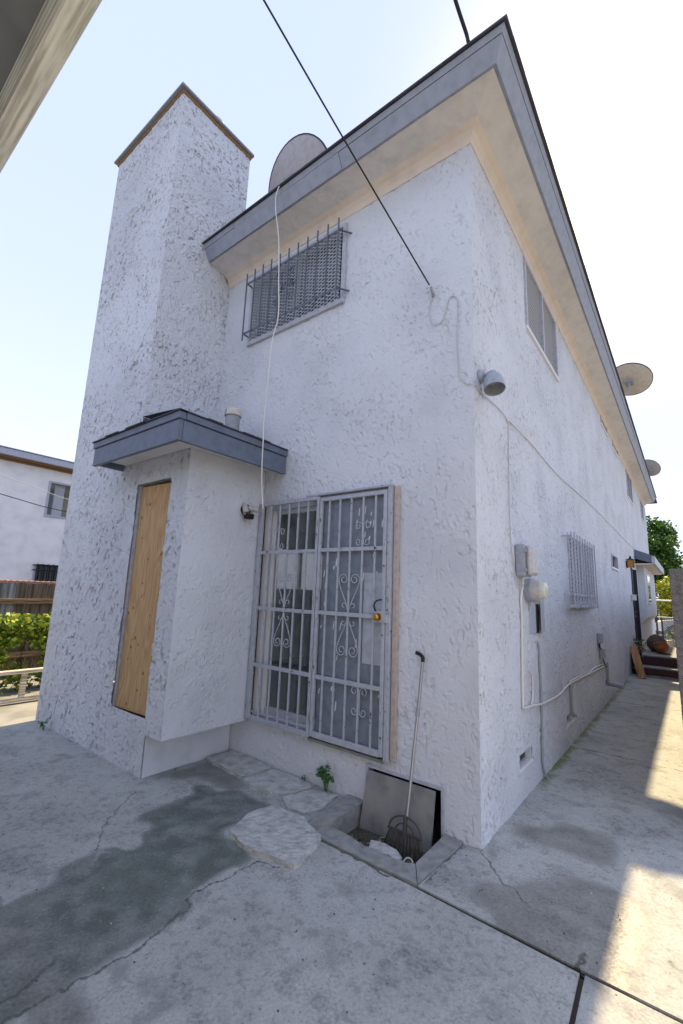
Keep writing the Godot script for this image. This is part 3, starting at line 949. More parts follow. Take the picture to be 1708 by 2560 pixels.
func awning() -> void:
	var a := sub("closet_awning", house)
	# fascia boards
	bb("fascia_board", Vector3(-3.43, 2.675, 1.165), Vector3(-1.935, 2.848, 1.20), M.awning_paint, a, 0.002)
	bb("fascia_board", Vector3(-1.968, 2.675, 0.012), Vector3(-1.933, 2.847, 1.163), M.awning_paint, a, 0.002)
	bb("drip_board", Vector3(-3.445, 2.853, 1.15), Vector3(-1.925, 2.912, 1.212), M.awning_paint, a, 0.003)
	bb("drip_board", Vector3(-1.978, 2.853, 0.012), Vector3(-1.917, 2.911, 1.148), M.awning_paint, a, 0.003)
	bb("soffit_panel", Vector3(-3.36, 2.742, 0.905), Vector3(-1.97, 2.76, 1.163), M.base_stucco, a)
	bb("soffit_panel", Vector3(-2.215, 2.742, 0.014), Vector3(-1.97, 2.76, 0.903), M.base_stucco, a)
	bb("end_board", Vector3(-3.43, 2.69, 0.905), Vector3(-3.40, 2.85, 1.163), M.awning_paint, a)
	var st := nst()
	var A := Vector3(-3.46, 2.922, 1.225); var B := Vector3(-1.905, 2.922, 1.225); var C := Vector3(-1.905, 2.922, 0.012)
	face(st, [A, B, Vector3(-2.25, 3.01, 0.90), Vector3(-3.46, 3.01, 0.90)], Vector3(0, 1, 0.3))
	face(st, [B, C, Vector3(-3.155, 3.24, 0.012), Vector3(-3.155, 3.24, 0.90), Vector3(-2.25, 3.01, 0.90)], Vector3(0.3, 1, 0))
	face(st, [A, B, B - Vector3(0, 0.008, 0), A - Vector3(0, 0.008, 0)], Vector3.BACK)
	face(st, [C, B, B - Vector3(0, 0.008, 0), C - Vector3(0, 0.008, 0)], Vector3.RIGHT)
	face(st, [A - Vector3(0, 0.008, 0), B - Vector3(0, 0.008, 0), Vector3(-1.905, 2.914, 1.15), Vector3(-3.46, 2.914, 1.15)], Vector3.DOWN)
	face(st, [C - Vector3(0, 0.008, 0), B - Vector3(0, 0.008, 0), Vector3(-1.98, 2.914, 1.15), Vector3(-1.98, 2.914, 0.012)], Vector3.DOWN)
	part("roofing", st, M.shingle, a)
	var t := -3.4
	while t < -2.0:
		var w := rng.randf_range(0.12, 0.28)
		if rng.randf() < 0.6: bx("shingle", Vector3(t + w * 0.5, 2.927, 1.212), Vector3(w - 0.01, 0.007, 0.05), M.shingle, a, 0.0, Basis(Vector3.RIGHT, 0.25))
		t += w
	t = 0.05
	while t < 1.1:
		var w := rng.randf_range(0.12, 0.28)
		if rng.randf() < 0.6: bx("shingle", Vector3(-1.92, 2.927, t + w * 0.5), Vector3(0.05, 0.007, w - 0.01), M.shingle, a, 0.0, Basis(Vector3.BACK, -0.18))
		t += w
	# vent pipe with a pale cap rising through the awning roof
	var v := thing("vent_pipe", "short grey vent pipe with pale metal cap above the closet awning", "vent pipe", Vector3(-2.46, 3.055, 0.3))
	lathe("pipe", [Vector2(0.074, -0.02), Vector2(0.074, 0.26)], Transform3D(), M.galv, v)
	lathe("flashing", [Vector2(0.13, 0.0), Vector2(0.09, 0.02), Vector2(0.076, 0.06)], Transform3D(), M.galv, v)
	lathe("cap", [Vector2(0.078, 0.235), Vector2(0.088, 0.24), Vector2(0.088, 0.30), Vector2(0.078, 0.31), Vector2(0.0, 0.318)], Transform3D(), M.dish_tan, v)
	bx("band_clamp", Vector3(-0.01, 0.272, 0.088), Vector3(0.022, 0.045, 0.012), M.steel, v)

# ironwork curves, as polylines in a plane
func spiral(c: Vector2, r0: float, r1: float, a0: float, turns: float) -> Array:
	var o := []
	var n := int(10 + absf(turns) * 16)
	for i in n + 1:
		var t := float(i) / n
		var a := a0 + TAU * turns * t
		o.append(c + Vector2(cos(a), sin(a)) * lerpf(r0, r1, pow(t, 0.85)))
	return o

func iron_curve(called: String, p2: Array, o: Vector3, r: float, mt: Material, parent: Node) -> void:
	var p := []
	for q in p2: p.append(o + Vector3(q.x, q.y, 0))
	tube(called, p, r, mt, parent, 6)

func heart(o: Vector3, up: float, parent: Node, mt: Material, h := 0.31, w := 0.105) -> void:
	for s in [-1.0, 1.0]:
		var pts := []
		for i in 10:
			var t := i / 9.0
			pts.append(Vector2(s * lerpf(0.004, w, smoothstep(0.0, 1.0, t) * 0.55 + 0.45 * t), up * (h * 0.80 * t)))
		var cc := Vector2(s * w * 0.54, up * h * 0.84)
		var sp := spiral(cc, w * 0.47, 0.014, (0.0 if s > 0 else PI) - 0.1 * s * up, 1.35 * s * up)
		pts.append_array(sp)
		iron_curve("scroll", pts, o, 0.0048, mt, parent)
		iron_curve("scroll", spiral(Vector2(s * 0.047, up * 0.045), 0.027, 0.010, PI if s > 0 else 0.0, -0.8 * s * up), o, 0.0045, mt, parent)

func c_scroll(o: Vector3, h: float, parent: Node, mt: Material) -> void:
	for s in [-1.0, 1.0]:
		var top := spiral(Vector2(s * 0.045, h - 0.04), 0.038, 0.012, PI if s > 0 else 0.0, -1.15 * s)
		var bot := spiral(Vector2(s * 0.042, 0.038), 0.034, 0.011, PI if s > 0 else 0.0, 1.15 * s)
		bot.reverse()
		bot.append_array(top)
		iron_curve("scroll", bot, o, 0.0045, mt, parent)

func rear_window() -> void:
	var w := sub("window", house)
	var x0 := -2.665; var x1 := -1.29; var y0 := 4.335; var y1 := 5.175
	bb("frame", Vector3(x0 - 0.02, y0 - 0.035, -0.05), Vector3(x1 + 0.02, y0 + 0.02, 0.035), M.frame_paint, w, 0.004)
	bb("frame", Vector3(x0 - 0.01, y1 - 0.02, -0.05), Vector3(x1 + 0.02, y1 + 0.02, 0.030), M.frame_paint, w, 0.004)
	bb("frame", Vector3(x0 - 0.02, y0 + 0.02, -0.05), Vector3(x0 + 0.015, y1 - 0.02, 0.030), M.frame_paint, w, 0.004)
	bb("frame", Vector3(x1 - 0.02, y0 + 0.02, -0.05), Vector3(x1 + 0.025, y1 - 0.02, 0.034), M.frame_paint, w, 0.004)
	bb("frame", Vector3(-1.99, y0 + 0.02, -0.06), Vector3(-1.955, y1 - 0.02, -0.03), M.frame_paint, w)
	bb("pane", Vector3(x0, y0, -0.10), Vector3(-1.975, y1, -0.094), M.dim_interior_glass, w)
	bb("pane", Vector3(-1.972, y0, -0.085), Vector3(x1, y1, -0.079), M.dim_interior_glass, w)
	var st := nst()
	add_expanded(st, Vector3(x0 + 0.012, y0 + 0.02, 0.018), Vector3.RIGHT, Vector3.UP, 1.35, 0.80, 0.088, 0.040, 0.0085)
	var m := part("security_mesh", st, M.mesh_metal, w)
	m.set_meta("kind", "stuff")
	# iron grille standing off the wall
	var g := sub("window_grille", house)
	for y in [5.045, 4.405]:
		bx("rail", Vector3(-1.972, y, 0.112), Vector3(1.40, 0.026, 0.006), M.iron, g)
		for x in [-2.655, -1.285]:
			tube("stay", [Vector3(x, y, 0.112), Vector3(x + (0.04 if x > -2 else -0.0), y + 0.0, 0.05), Vector3(x + (0.075 if x > -2 else -0.03), y + 0.01, -0.02)], 0.009, M.iron, g, 6)
	for i in 11:
		var x := lerpf(-2.655, -1.292, i / 10.0)
		var lo := 4.315 + rng.randf_range(-0.006, 0.006); var hi := 5.175
		bx("bar", Vector3(x, (lo + hi) * 0.5, 0.122), Vector3(0.014, hi - lo, 0.014), M.iron, g, 0.002)
	var c := Vector3(-2.02, 4.74, 0.118)
	for k in 6:
		var a := [Vector2(-0.10, 0.16), Vector2(0.10, 0.14), Vector2(-0.13, 0.0), Vector2(0.13, -0.01), Vector2(-0.10, -0.15), Vector2(0.10, -0.16)][k] as Vector2
		var pts := [Vector2(a.x * 0.1, a.y * 0.15), Vector2(a.x * 0.6, a.y * 0.35)]
		pts.append_array(spiral(a, 0.055, 0.014, atan2(-a.y, -a.x) + 0.6, 1.3 * (1 if k % 2 == 0 else -1)))
		iron_curve("scroll", pts, c, 0.006, M.iron, g)

func security_gate() -> void:
	var z := 0.055
	var sl := sub("sliding_door", house)
	# frame in the opening
	bb("frame", Vector3(-2.20, 0.36, -0.12), Vector3(-2.135, 2.38, -0.01), M.white_frame, sl, 0.003)
	bb("frame", Vector3(-2.135, 2.325, -0.12), Vector3(-0.68, 2.38, -0.01), M.frame_paint, sl, 0.003)
	bb("frame", Vector3(-2.135, 0.36, -0.12), Vector3(-0.68, 0.40, -0.005), M.frame_paint, sl, 0.003)
	bb("frame", Vector3(-0.72, 0.40, -0.12), Vector3(-0.68, 2.325, -0.01), M.frame_paint, sl, 0.003)
	bb("stile", Vector3(-2.125, 0.40, -0.075), Vector3(-2.075, 2.325, -0.045), M.white_frame, sl, 0.003)
	bb("stile", Vector3(-1.42, 0.40, -0.075), Vector3(-1.37, 2.325, -0.045), M.frame_paint, sl, 0.003)
	bb("stile", Vector3(-2.075, 0.40, -0.075), Vector3(-1.42, 0.47, -0.045), M.frame_paint, sl, 0.003)
	bb("stile", Vector3(-2.075, 2.28, -0.075), Vector3(-1.42, 2.325, -0.045), M.frame_paint, sl, 0.003)
	bb("pane", Vector3(-2.075, 0.47, -0.063), Vector3(-1.42, 2.28, -0.058), M.glass, sl)
	# fixed grille
	var g := sub("security_grille", house)
	bx("post", Vector3(-2.178, 1.372, z), Vector3(0.042, 2.02, 0.032), M.gate, g, 0.003)
	bx("rail", Vector3(-1.80, 2.372, z), Vector3(0.714, 0.034, 0.03), M.gate, g, 0.003)
	bx("rail", Vector3(-1.80, 0.376, z), Vector3(0.714, 0.04, 0.03), M.gate, g, 0.003)
	for y in [1.893, 1.362, 0.843]: bx("rail", Vector3(-1.80, y, z), Vector3(0.714, 0.032, 0.022), M.gate, g, 0.002)
	bx("rail", Vector3(-1.80, 0.428, z - 0.012), Vector3(0.714, 0.016, 0.012), M.gate, g, 0.002)
	bx("post", Vector3(-1.428, 1.372, z), Vector3(0.030, 2.02, 0.032), M.gate, g, 0.003)
	for x in [-2.045, -1.92, -1.795, -1.675, -1.555]: bx("bar", Vector3(x, 1.374, z + 0.001), Vector3(0.016, 1.962, 0.016), M.gate, g, 0.002)
	c_scroll(Vector3(-1.92, 1.915, z), 0.21, g, M.gate)
	heart(Vector3(-1.795, 1.385, z), 1.0, g, M.gate)
	heart(Vector3(-1.795, 1.340, z), -1.0, g, M.gate)
	for y in [2.14, 1.46, 0.98, 0.52]:
		var hg := lathe("hinge", [Vector2(0.0, -0.032), Vector2(0.009, -0.03), Vector2(0.009, 0.03), Vector2(0.0, 0.032)], Transform3D(Basis(), Vector3(-1.409, y, z + 0.02)), M.steel, g, 10)
	# door leaf
	var d := sub("security_door", house)
	bx("stile", Vector3(-1.392, 1.372, z), Vector3(0.026, 1.99, 0.032), M.gate, d, 0.003)
	bx("stile", Vector3(-0.718, 1.372, z), Vector3(0.030, 1.99, 0.032), M.gate, d, 0.003)
	bx("rail", Vector3(-1.056, 2.35, z), Vector3(0.644, 0.034, 0.03), M.gate, d, 0.003)
	bx("rail", Vector3(-1.056, 0.392, z), Vector3(0.644, 0.045, 0.03), M.gate, d, 0.003)
	for y in [1.898, 0.840]: bx("rail", Vector3(-1.056, y, z), Vector3(0.644, 0.032, 0.022), M.gate, d, 0.002)
	bx("rail", Vector3(-1.094, 1.365, z), Vector3(0.57, 0.032, 0.022), M.gate, d, 0.002)
	for x in [-1.30, -1.182, -1.061, -0.936, -0.813]: bx("bar", Vector3(x, 1.372, z + 0.001), Vector3(0.016, 1.93, 0.016), M.gate, d, 0.002)
	c_scroll(Vector3(-0.936, 1.918, z), 0.21, d, M.gate)
	heart(Vector3(-1.061, 1.388, z), 1.0, d, M.gate)
	heart(Vector3(-1.061, 1.342, z), -1.0, d, M.gate)
	c_scroll(Vector3(-0.930, 0.605, z), 0.225, d, M.gate)
	bb("backing_sheet", Vector3(-1.385, 0.40, 0.022), Vector3(-0.725, 2.34, 0.026), M.sheet_metal, d)
	bb("patch_plate", Vector3(-0.928, 1.0, 0.028), Vector3(-0.735, 1.705, 0.031), M.pale_panel, d)
	bx("lock_box", Vector3(-0.735, 1.366, z + 0.006), Vector3(0.125, 0.085, 0.034), M.gate, d, 0.004)
	lathe("knob", [Vector2(0.0, 0.050), Vector2(0.018, 0.048), Vector2(0.026, 0.038), Vector2(0.026, 0.026), Vector2(0.013, 0.016), Vector2(0.013, 0.007), Vector2(0.031, 0.005), Vector2(0.033, 0.0)], Transform3D(Basis(Vector3.RIGHT, PI / 2), Vector3(-0.758, 1.366, z + 0.022)), M.brass, d)
	var hp := smooth_pts([Vector3(-0.782, 1.41, z + 0.02), Vector3(-0.778, 1.45, z + 0.05), Vector3(-0.757, 1.485, z + 0.05), Vector3(-0.728, 1.498, z + 0.02)], 5)
	tube("pull_handle", hp, 0.006, M.black, d, 8)
	# paint drips on the sheet
	for k in 34:
		var x := rng.randf_range(-1.37, -0.75); var y := rng.randf_range(0.55, 2.28)
		if k < 16:
			x = rng.randfn(-0.96, 0.08) if k < 10 else rng.randfn(-1.34, 0.02)
			y = rng.randf_range(1.95, 2.3) if k < 8 else rng.randf_range(0.7, 1.9)
		if absf(x + 1.055) > 0.32: continue
		var st := nst()
		var hgt := rng.randf_range(0.012, 0.045); var wd := rng.randf_range(0.004, 0.009)
		var pl := []
		for e in 10:
			var an := TAU * e / 10.0
			pl.append(Vector3(x + cos(an) * wd * rng.randf_range(0.7, 1.2) + sin(an) * 0.004, y + sin(an) * hgt, 0.0268))
		face(st, pl, Vector3.BACK)
		part("paint_fleck", st, M.white_frame, d)
	# jamb and weathered trim on the right
	bb("door_jamb", Vector3(-0.700, 0.345, 0.006), Vector3(-0.662, 2.392, 0.06), M.gate, house, 0.003)
	bb("door_trim", Vector3(-0.656, 0.36, 0.004), Vector3(-0.612, 2.395, 0.034), M.beige_wood, house, 0.003)
	bb("door_head", Vector3(-1.58, 2.394, 0.006), Vector3(-0.664, 2.412, 0.062), M.gate, house, 0.002)
	bb("door_sill", Vector3(-1.44, 0.330, 0.006), Vector3(-0.702, 0.352, 0.05), M.old_board, house, 0.003)
	bb("door_jamb", Vector3(-2.226, 0.34, 0.006), Vector3(-2.203, 2.39, 0.058), M.gate, house, 0.003)

func side_window(r: Rect2, bars: bool, mullion: float, slat: float, parent: Node) -> void:
	var w := sub("window", parent)
	var z0 := -r.position.x; var z1 := -r.end.x; var y0 := r.position.y; var y1 := r.end.y
	var f := 0.028
	bb("frame", Vector3(-0.06, y0 - 0.012, z0 + 0.02), Vector3(0.026, y0 + f, z1 - 0.02), M.white_frame, w, 0.003)
	bb("frame", Vector3(-0.06, y1 - f, z0 + 0.01), Vector3(0.016, y1 + 0.01, z1 - 0.01), M.frame_paint, w, 0.003)
	bb("frame", Vector3(-0.06, y0 + f, z0 + 0.012), Vector3(0.022, y1 - f, z0 - f), M.frame_paint, w, 0.003)
	bb("frame", Vector3(-0.06, y0 + f, z1 + f), Vector3(0.022, y1 - f, z1 - 0.012), M.frame_paint, w, 0.003)
	bb("pane", Vector3(-0.10, y0, z1), Vector3(-0.09, y1, z0), M.dim_interior_glass, w)
	if mullion > 0.0:
		var zm := lerpf(z0, z1, mullion)
		bb("mullion", Vector3(-0.05, y0 + f, zm - 0.02), Vector3(0.02, y1 - f, zm + 0.02), M.frame_paint, w, 0.003)
	if slat > 0.0:
		var st := nst()
		var y := y0 + f + 0.02
		while y < y1 - f:
			add_box(st, Vector3(-0.02, y, (z0 + z1) * 0.5), Vector3(0.016, 0.014, absf(z1 - z0) - 0.06))
			y += slat
		var s := part("louvres", st, M.mesh_metal, w)
		s.set_meta("kind", "stuff")

func side_windows() -> void:
	var H := side_holes()
	side_window(H[0], false, 0.51, 0.048, house)
	side_window(H[5], false, 0.0, 0.06, house)
	side_window(H[6], false, 0.0, 0.06, house)
	side_window(H[7], false, 0.0, 0.0, house)
	side_window(H[9], false, 0.5, 0.0, house)
	side_window(H[10], false, 0.5, 0.0, house)
	# barred ground-floor window
	side_window(H[1], true, 0.5, 0.0, house)
	var g := sub("window_grille", house)
	var st := nst()
	add_expanded(st, Vector3(0.018, 1.50, -3.05), Vector3.FORWARD, Vector3.UP, 1.70, 0.85, 0.11, 0.05, 0.008)
	var m := part("security_mesh", st, M.mesh_metal, g)
	m.set_meta("kind", "stuff")
	for y in [1.53, 1.62, 2.30]: bx("rail", Vector3(0.10, y, -3.5), Vector3(0.008, 0.026, 1.62), M.frame_paint, g)
	bx("rail", Vector3(0.10, 1.485, -3.5), Vector3(0.02, 0.022, 1.66), M.frame_paint, g)
	for i in 10:
		bx("bar", Vector3(0.108, 1.91, -2.70 - 1.60 * i / 9.0), Vector3(0.016, 0.88 + 0.02 * (i % 2), 0.022), M.frame_paint, g, 0.002)
	for y in [1.62, 2.30]:
		for zz in [-2.70, -4.30]: tube("stay", [Vector3(0.10, y, zz), Vector3(-0.02, y, zz)], 0.009, M.frame_paint, g, 6)
	# foundation vents
	for i in [2, 3, 4]:
		var r: Rect2 = H[i]
		var v := sub("foundation_vent", house)
		var z0 := -r.position.x; var z1 := -r.end.x
		bb("sill", Vector3(-0.10, r.position.y - 0.012, z1 - 0.006), Vector3(0.010, r.position.y + 0.012, z0 + 0.006), M.white_frame, v, 0.003)
		bb("side", Vector3(-0.10, r.position.y + 0.012, z1 - 0.004), Vector3(-0.001, r.end.y, z1 + 0.008), M.base_stucco, v)
		bb("side", Vector3(-0.10, r.position.y + 0.012, z0 - 0.008), Vector3(-0.001, r.end.y, z0 + 0.004), M.base_stucco, v)
		bb("head", Vector3(-0.10, r.end.y - 0.008, z1 + 0.008), Vector3(-0.001, r.end.y + 0.004, z0 - 0.008), M.base_stucco, v)
		var s2 := nst()
		var y := r.position.y + 0.02
		while y < r.end.y - 0.01:
			add_box(s2, Vector3(-0.05, y, (z0 + z1) * 0.5), Vector3(0.003, 0.003, r.size.x - 0.02)); y += 0.010
		var zz := z1 + 0.015
		while zz < z0 - 0.01:
			add_box(s2, Vector3(-0.053, r.get_center().y, zz), Vector3(0.003, r.size.y - 0.02, 0.003)); zz += 0.012
		var sc := part("screen", s2, M.iron, v)
		sc.set_meta("kind", "stuff")

func side_far() -> void:
	# entry door, bay and its little roof
	var d := sub("entry_door", house)
	bb("leaf", Vector3(-0.07, 0.38, -11.6), Vector3(-0.03, 2.42, -10.7), mat(Color(0.17, 0.20, 0.25), 0.5), d)
	bb("frame", Vector3(-0.08, 0.36, -10.70), Vector3(0.03, 2.45, -10.63), mat(Color(0.14, 0.16, 0.20), 0.5), d)
	bb("frame", Vector3(-0.08, 0.36, -11.67), Vector3(0.05, 2.45, -11.60), mat(Color(0.14, 0.16, 0.20), 0.5), d)
	for y in [1.33, 1.22]: lathe("knob", [Vector2(0.0, 0.07), Vector2(0.03, 0.06), Vector2(0.03, 0.03), Vector2(0.02, 0.0)], Transform3D(Basis(Vector3.BACK, -PI / 2), Vector3(-0.03, y, -10.85)), M.brass, d, 12)
	var b := sub("bay", house)
	var poly := pv([0.0, 0.95, 0.17, 1.16, 0.17, 2.80, 0.0, 2.80])
	prism("bay_wall", poly, Vector3(0, 0, -12.55), Vector3.RIGHT, Vector3.UP, -4.6, M.stucco_tri, b)
	bb("bay_window_frame", Vector3(0.168, 1.55, -14.1), Vector3(0.20, 2.42, -13.0), M.white_frame, b, 0.004)
	bb("bay_window_pane", Vector3(0.19, 1.60, -14.05), Vector3(0.204, 2.37, -13.06), M.dim_interior_glass, b)
	prism("bay_roof", pv([0.0, 2.80, 0.40, 2.66, 0.46, 2.86, 0.0, 3.06]), Vector3(0, 0, -11.95), Vector3.RIGHT, Vector3.UP, -5.4, M.awning_paint, b)
	bb("bay_lit_fascia", Vector3(0.40, 2.64, -17.4), Vector3(0.475, 2.85, -11.93), M.frame_paint, b)  # paler than the roof end: light on this side put into the colour
	bb("bay_soffit", Vector3(0.0, 2.62, -17.3), Vector3(0.398, 2.655, -11.96), M.cove, b)

# ---------------------------------------------------------------- crawl space well and rake
func well() -> void:
	var a := sub("crawl_hatch", house)
	bb("frame", Vector3(-0.878, -0.12, -0.06), Vector3(-0.852, 0.287, 0.012), M.frame_paint, a, 0.002)
	bb("frame", Vector3(-0.268, -0.12, -0.06), Vector3(-0.242, 0.287, 0.012), M.frame_paint, a, 0.002)
	bb("frame", Vector3(-0.852, 0.262, -0.06), Vector3(-0.268, 0.287, 0.012), M.frame_paint, a, 0.002)
	bb("crawl_space", Vector3(-1.2, -0.35, -0.9), Vector3(-0.2, 0.26, -0.85), M.soil, a)
	# concrete curb round the well
	var c := thing("well_curb", "low concrete curb framing the sunken crawl space pit", "curb", Vector3(0, 0, 0))
	prism("curb_side", pv([-1.035, -0.005, -0.875, 0.0, -0.868, -0.425, -0.945, -0.52, -0.99, -0.57]), Vector3(0, -0.14, 0), Vector3.RIGHT, Vector3.FORWARD, 0.165, M.concrete, c)
	prism("curb_front", pv([-0.945, -0.525, -0.866, -0.43, -0.70, -0.44, -0.56, -0.47, -0.50, -0.455, -0.42, -0.47, -0.33, -0.455, -0.232, -0.425, -0.14, -0.578, -0.36, -0.588, -0.7, -0.585, -0.985, -0.575]), Vector3(0, -0.14, 0), Vector3.RIGHT, Vector3.FORWARD, 0.148, M.concrete, c)
	prism("curb_side", pv([-0.232, -0.42, -0.238, 0.0, -0.11, -0.02, -0.14, -0.572]), Vector3(0, -0.14, 0), Vector3.RIGHT, Vector3.FORWARD, 0.152, M.concrete, c)
	bb("pit_floor", Vector3(-0.9, -0.20, -0.8), Vector3(-0.22, -0.115, 0.45), M.dirt, c)
	# broken lump of concrete and a short pipe in the pit
	prism("broken_lump", pv([-0.585, -0.36, -0.50, -0.335, -0.40, -0.35, -0.335, -0.40, -0.345, -0.445, -0.42, -0.425, -0.45, -0.44, -0.54, -0.46]), Vector3(0, -0.125, 0), Vector3.RIGHT, Vector3.FORWARD, 0.118, M.paver, c)
	var pp := thing("pipe_stub", "short grey pipe end lying at the edge of the pit", "pipe", Vector3.ZERO)
	tube("pipe", [Vector3(-0.300, -0.03, 0.40), Vector3(-0.27, 0.004, 0.44)], 0.03, M.galv, pp, 14)
	tube("bore_shade", [Vector3(-0.272, 0.002, 0.4385), Vector3(-0.2685, 0.006, 0.4430)], 0.022, M.black, pp, 14)  # black plug in the pipe end; colour stands for shade in the hollow
	# board leaning over the hatch
	var bd := thing("hatch_board", "weathered grey board leaning over the crawl space hatch", "board", Vector3.ZERO)
	var st := nst()
	var P := [Vector3(-0.86, -0.122, 0.085), Vector3(-0.32, -0.122, 0.045), Vector3(-0.300, 0.252, 0.018), Vector3(-0.842, 0.252, 0.020)]
	var Q := []
	for p in P: Q.append(p + Vector3(0, 0.002, 0.016))
	face(st, Q, Vector3.BACK); face(st, P, Vector3.FORWARD)
	for i in 4: face(st, [P[i], P[(i + 1) % 4], Q[(i + 1) % 4], Q[i]], (P[i] + P[(i + 1) % 4]) * 0.5 - (P[0] + P[2]) * 0.5)
	part("panel", st, M.old_board, bd)
	var litter := []
	for k in 16: litter.append(Vector3(rng.randf_range(-0.84, -0.30), -0.118, rng.randf_range(0.12, 0.40)))
	var lt := leaves("leaf_litter", litter, 14, 0.05, 0.035, [Color(0.20, 0.15, 0.09), Color(0.30, 0.26, 0.19), Color(0.12, 0.10, 0.07), Color(0.38, 0.35, 0.30)], self)
	tag(lt, "dry leaf litter on the floor of the pit", "leaf litter", "", "stuff")
	# leaf rake
	var tine_mat := mat(Color(0.27, 0.255, 0.24), 0.6)
	var r := thing("leaf_rake", "metal leaf rake with dark tines leaning head down in the pit", "rake", Vector3.ZERO)
	var head := Vector3(-0.405, 0.075, 0.245)
	tube("handle", [head + Vector3(0.004, -0.03, 0.005), Vector3(-0.398, 0.75, 0.095), Vector3(-0.392, 1.085, 0.040)], 0.0105, M.steel, r, 10)
	tube("collar", [Vector3(-0.3985, 0.72, 0.101), Vector3(-0.3975, 0.775, 0.091)], 0.014, M.galv, r, 10)
	tube("grip", smooth_pts([Vector3(-0.392, 1.075, 0.042), Vector3(-0.393, 1.105, 0.038), Vector3(-0.415, 1.125, 0.04), Vector3(-0.445, 1.135, 0.045)], 4), 0.014, M.black, r, 8)
	var down := Vector3(0.0, -1, 0.10).normalized()
	var arch := []
	for i in 17:
		var t := PI * i / 16.0
		arch.append(head + Vector3(-cos(t) * 0.115, 0.0, 0.0) - down * sin(t) * 0.085 + down * 0.02)
	tube("arch", arch, 0.006, tine_mat, r, 6)
	var arch2 := []
	for i in 13:
		var t := PI * i / 12.0
		arch2.append(head + Vector3(-cos(t) * 0.065, 0.0, 0.003) - down * sin(t) * 0.045 + down * 0.02)
	tube("arch", arch2, 0.005, tine_mat, r, 6)
	tube("socket", [head - down * 0.07, head + down * 0.03], 0.015, tine_mat, r, 10)
	bx("crossbar", head + down * 0.024 + Vector3(0, 0, 0.004), Vector3(0.25, 0.014, 0.010), tine_mat, r, 0.002)
	for i in 24:
		var s := (i - 11.5) / 11.5
		var ta := head + Vector3(s * 0.112, 0, rng.randf_range(-0.004, 0.004)) + down * 0.03
		var e := head + Vector3(s * 0.165, 0, rng.randf_range(-0.004, 0.010)) + down * (0.185 + rng.randf_range(-0.012, 0.006))
		tube("tine", [ta, ta.lerp(e, 0.5) + Vector3(0, 0, 0.004), e], 0.0042, tine_mat, r, 5)

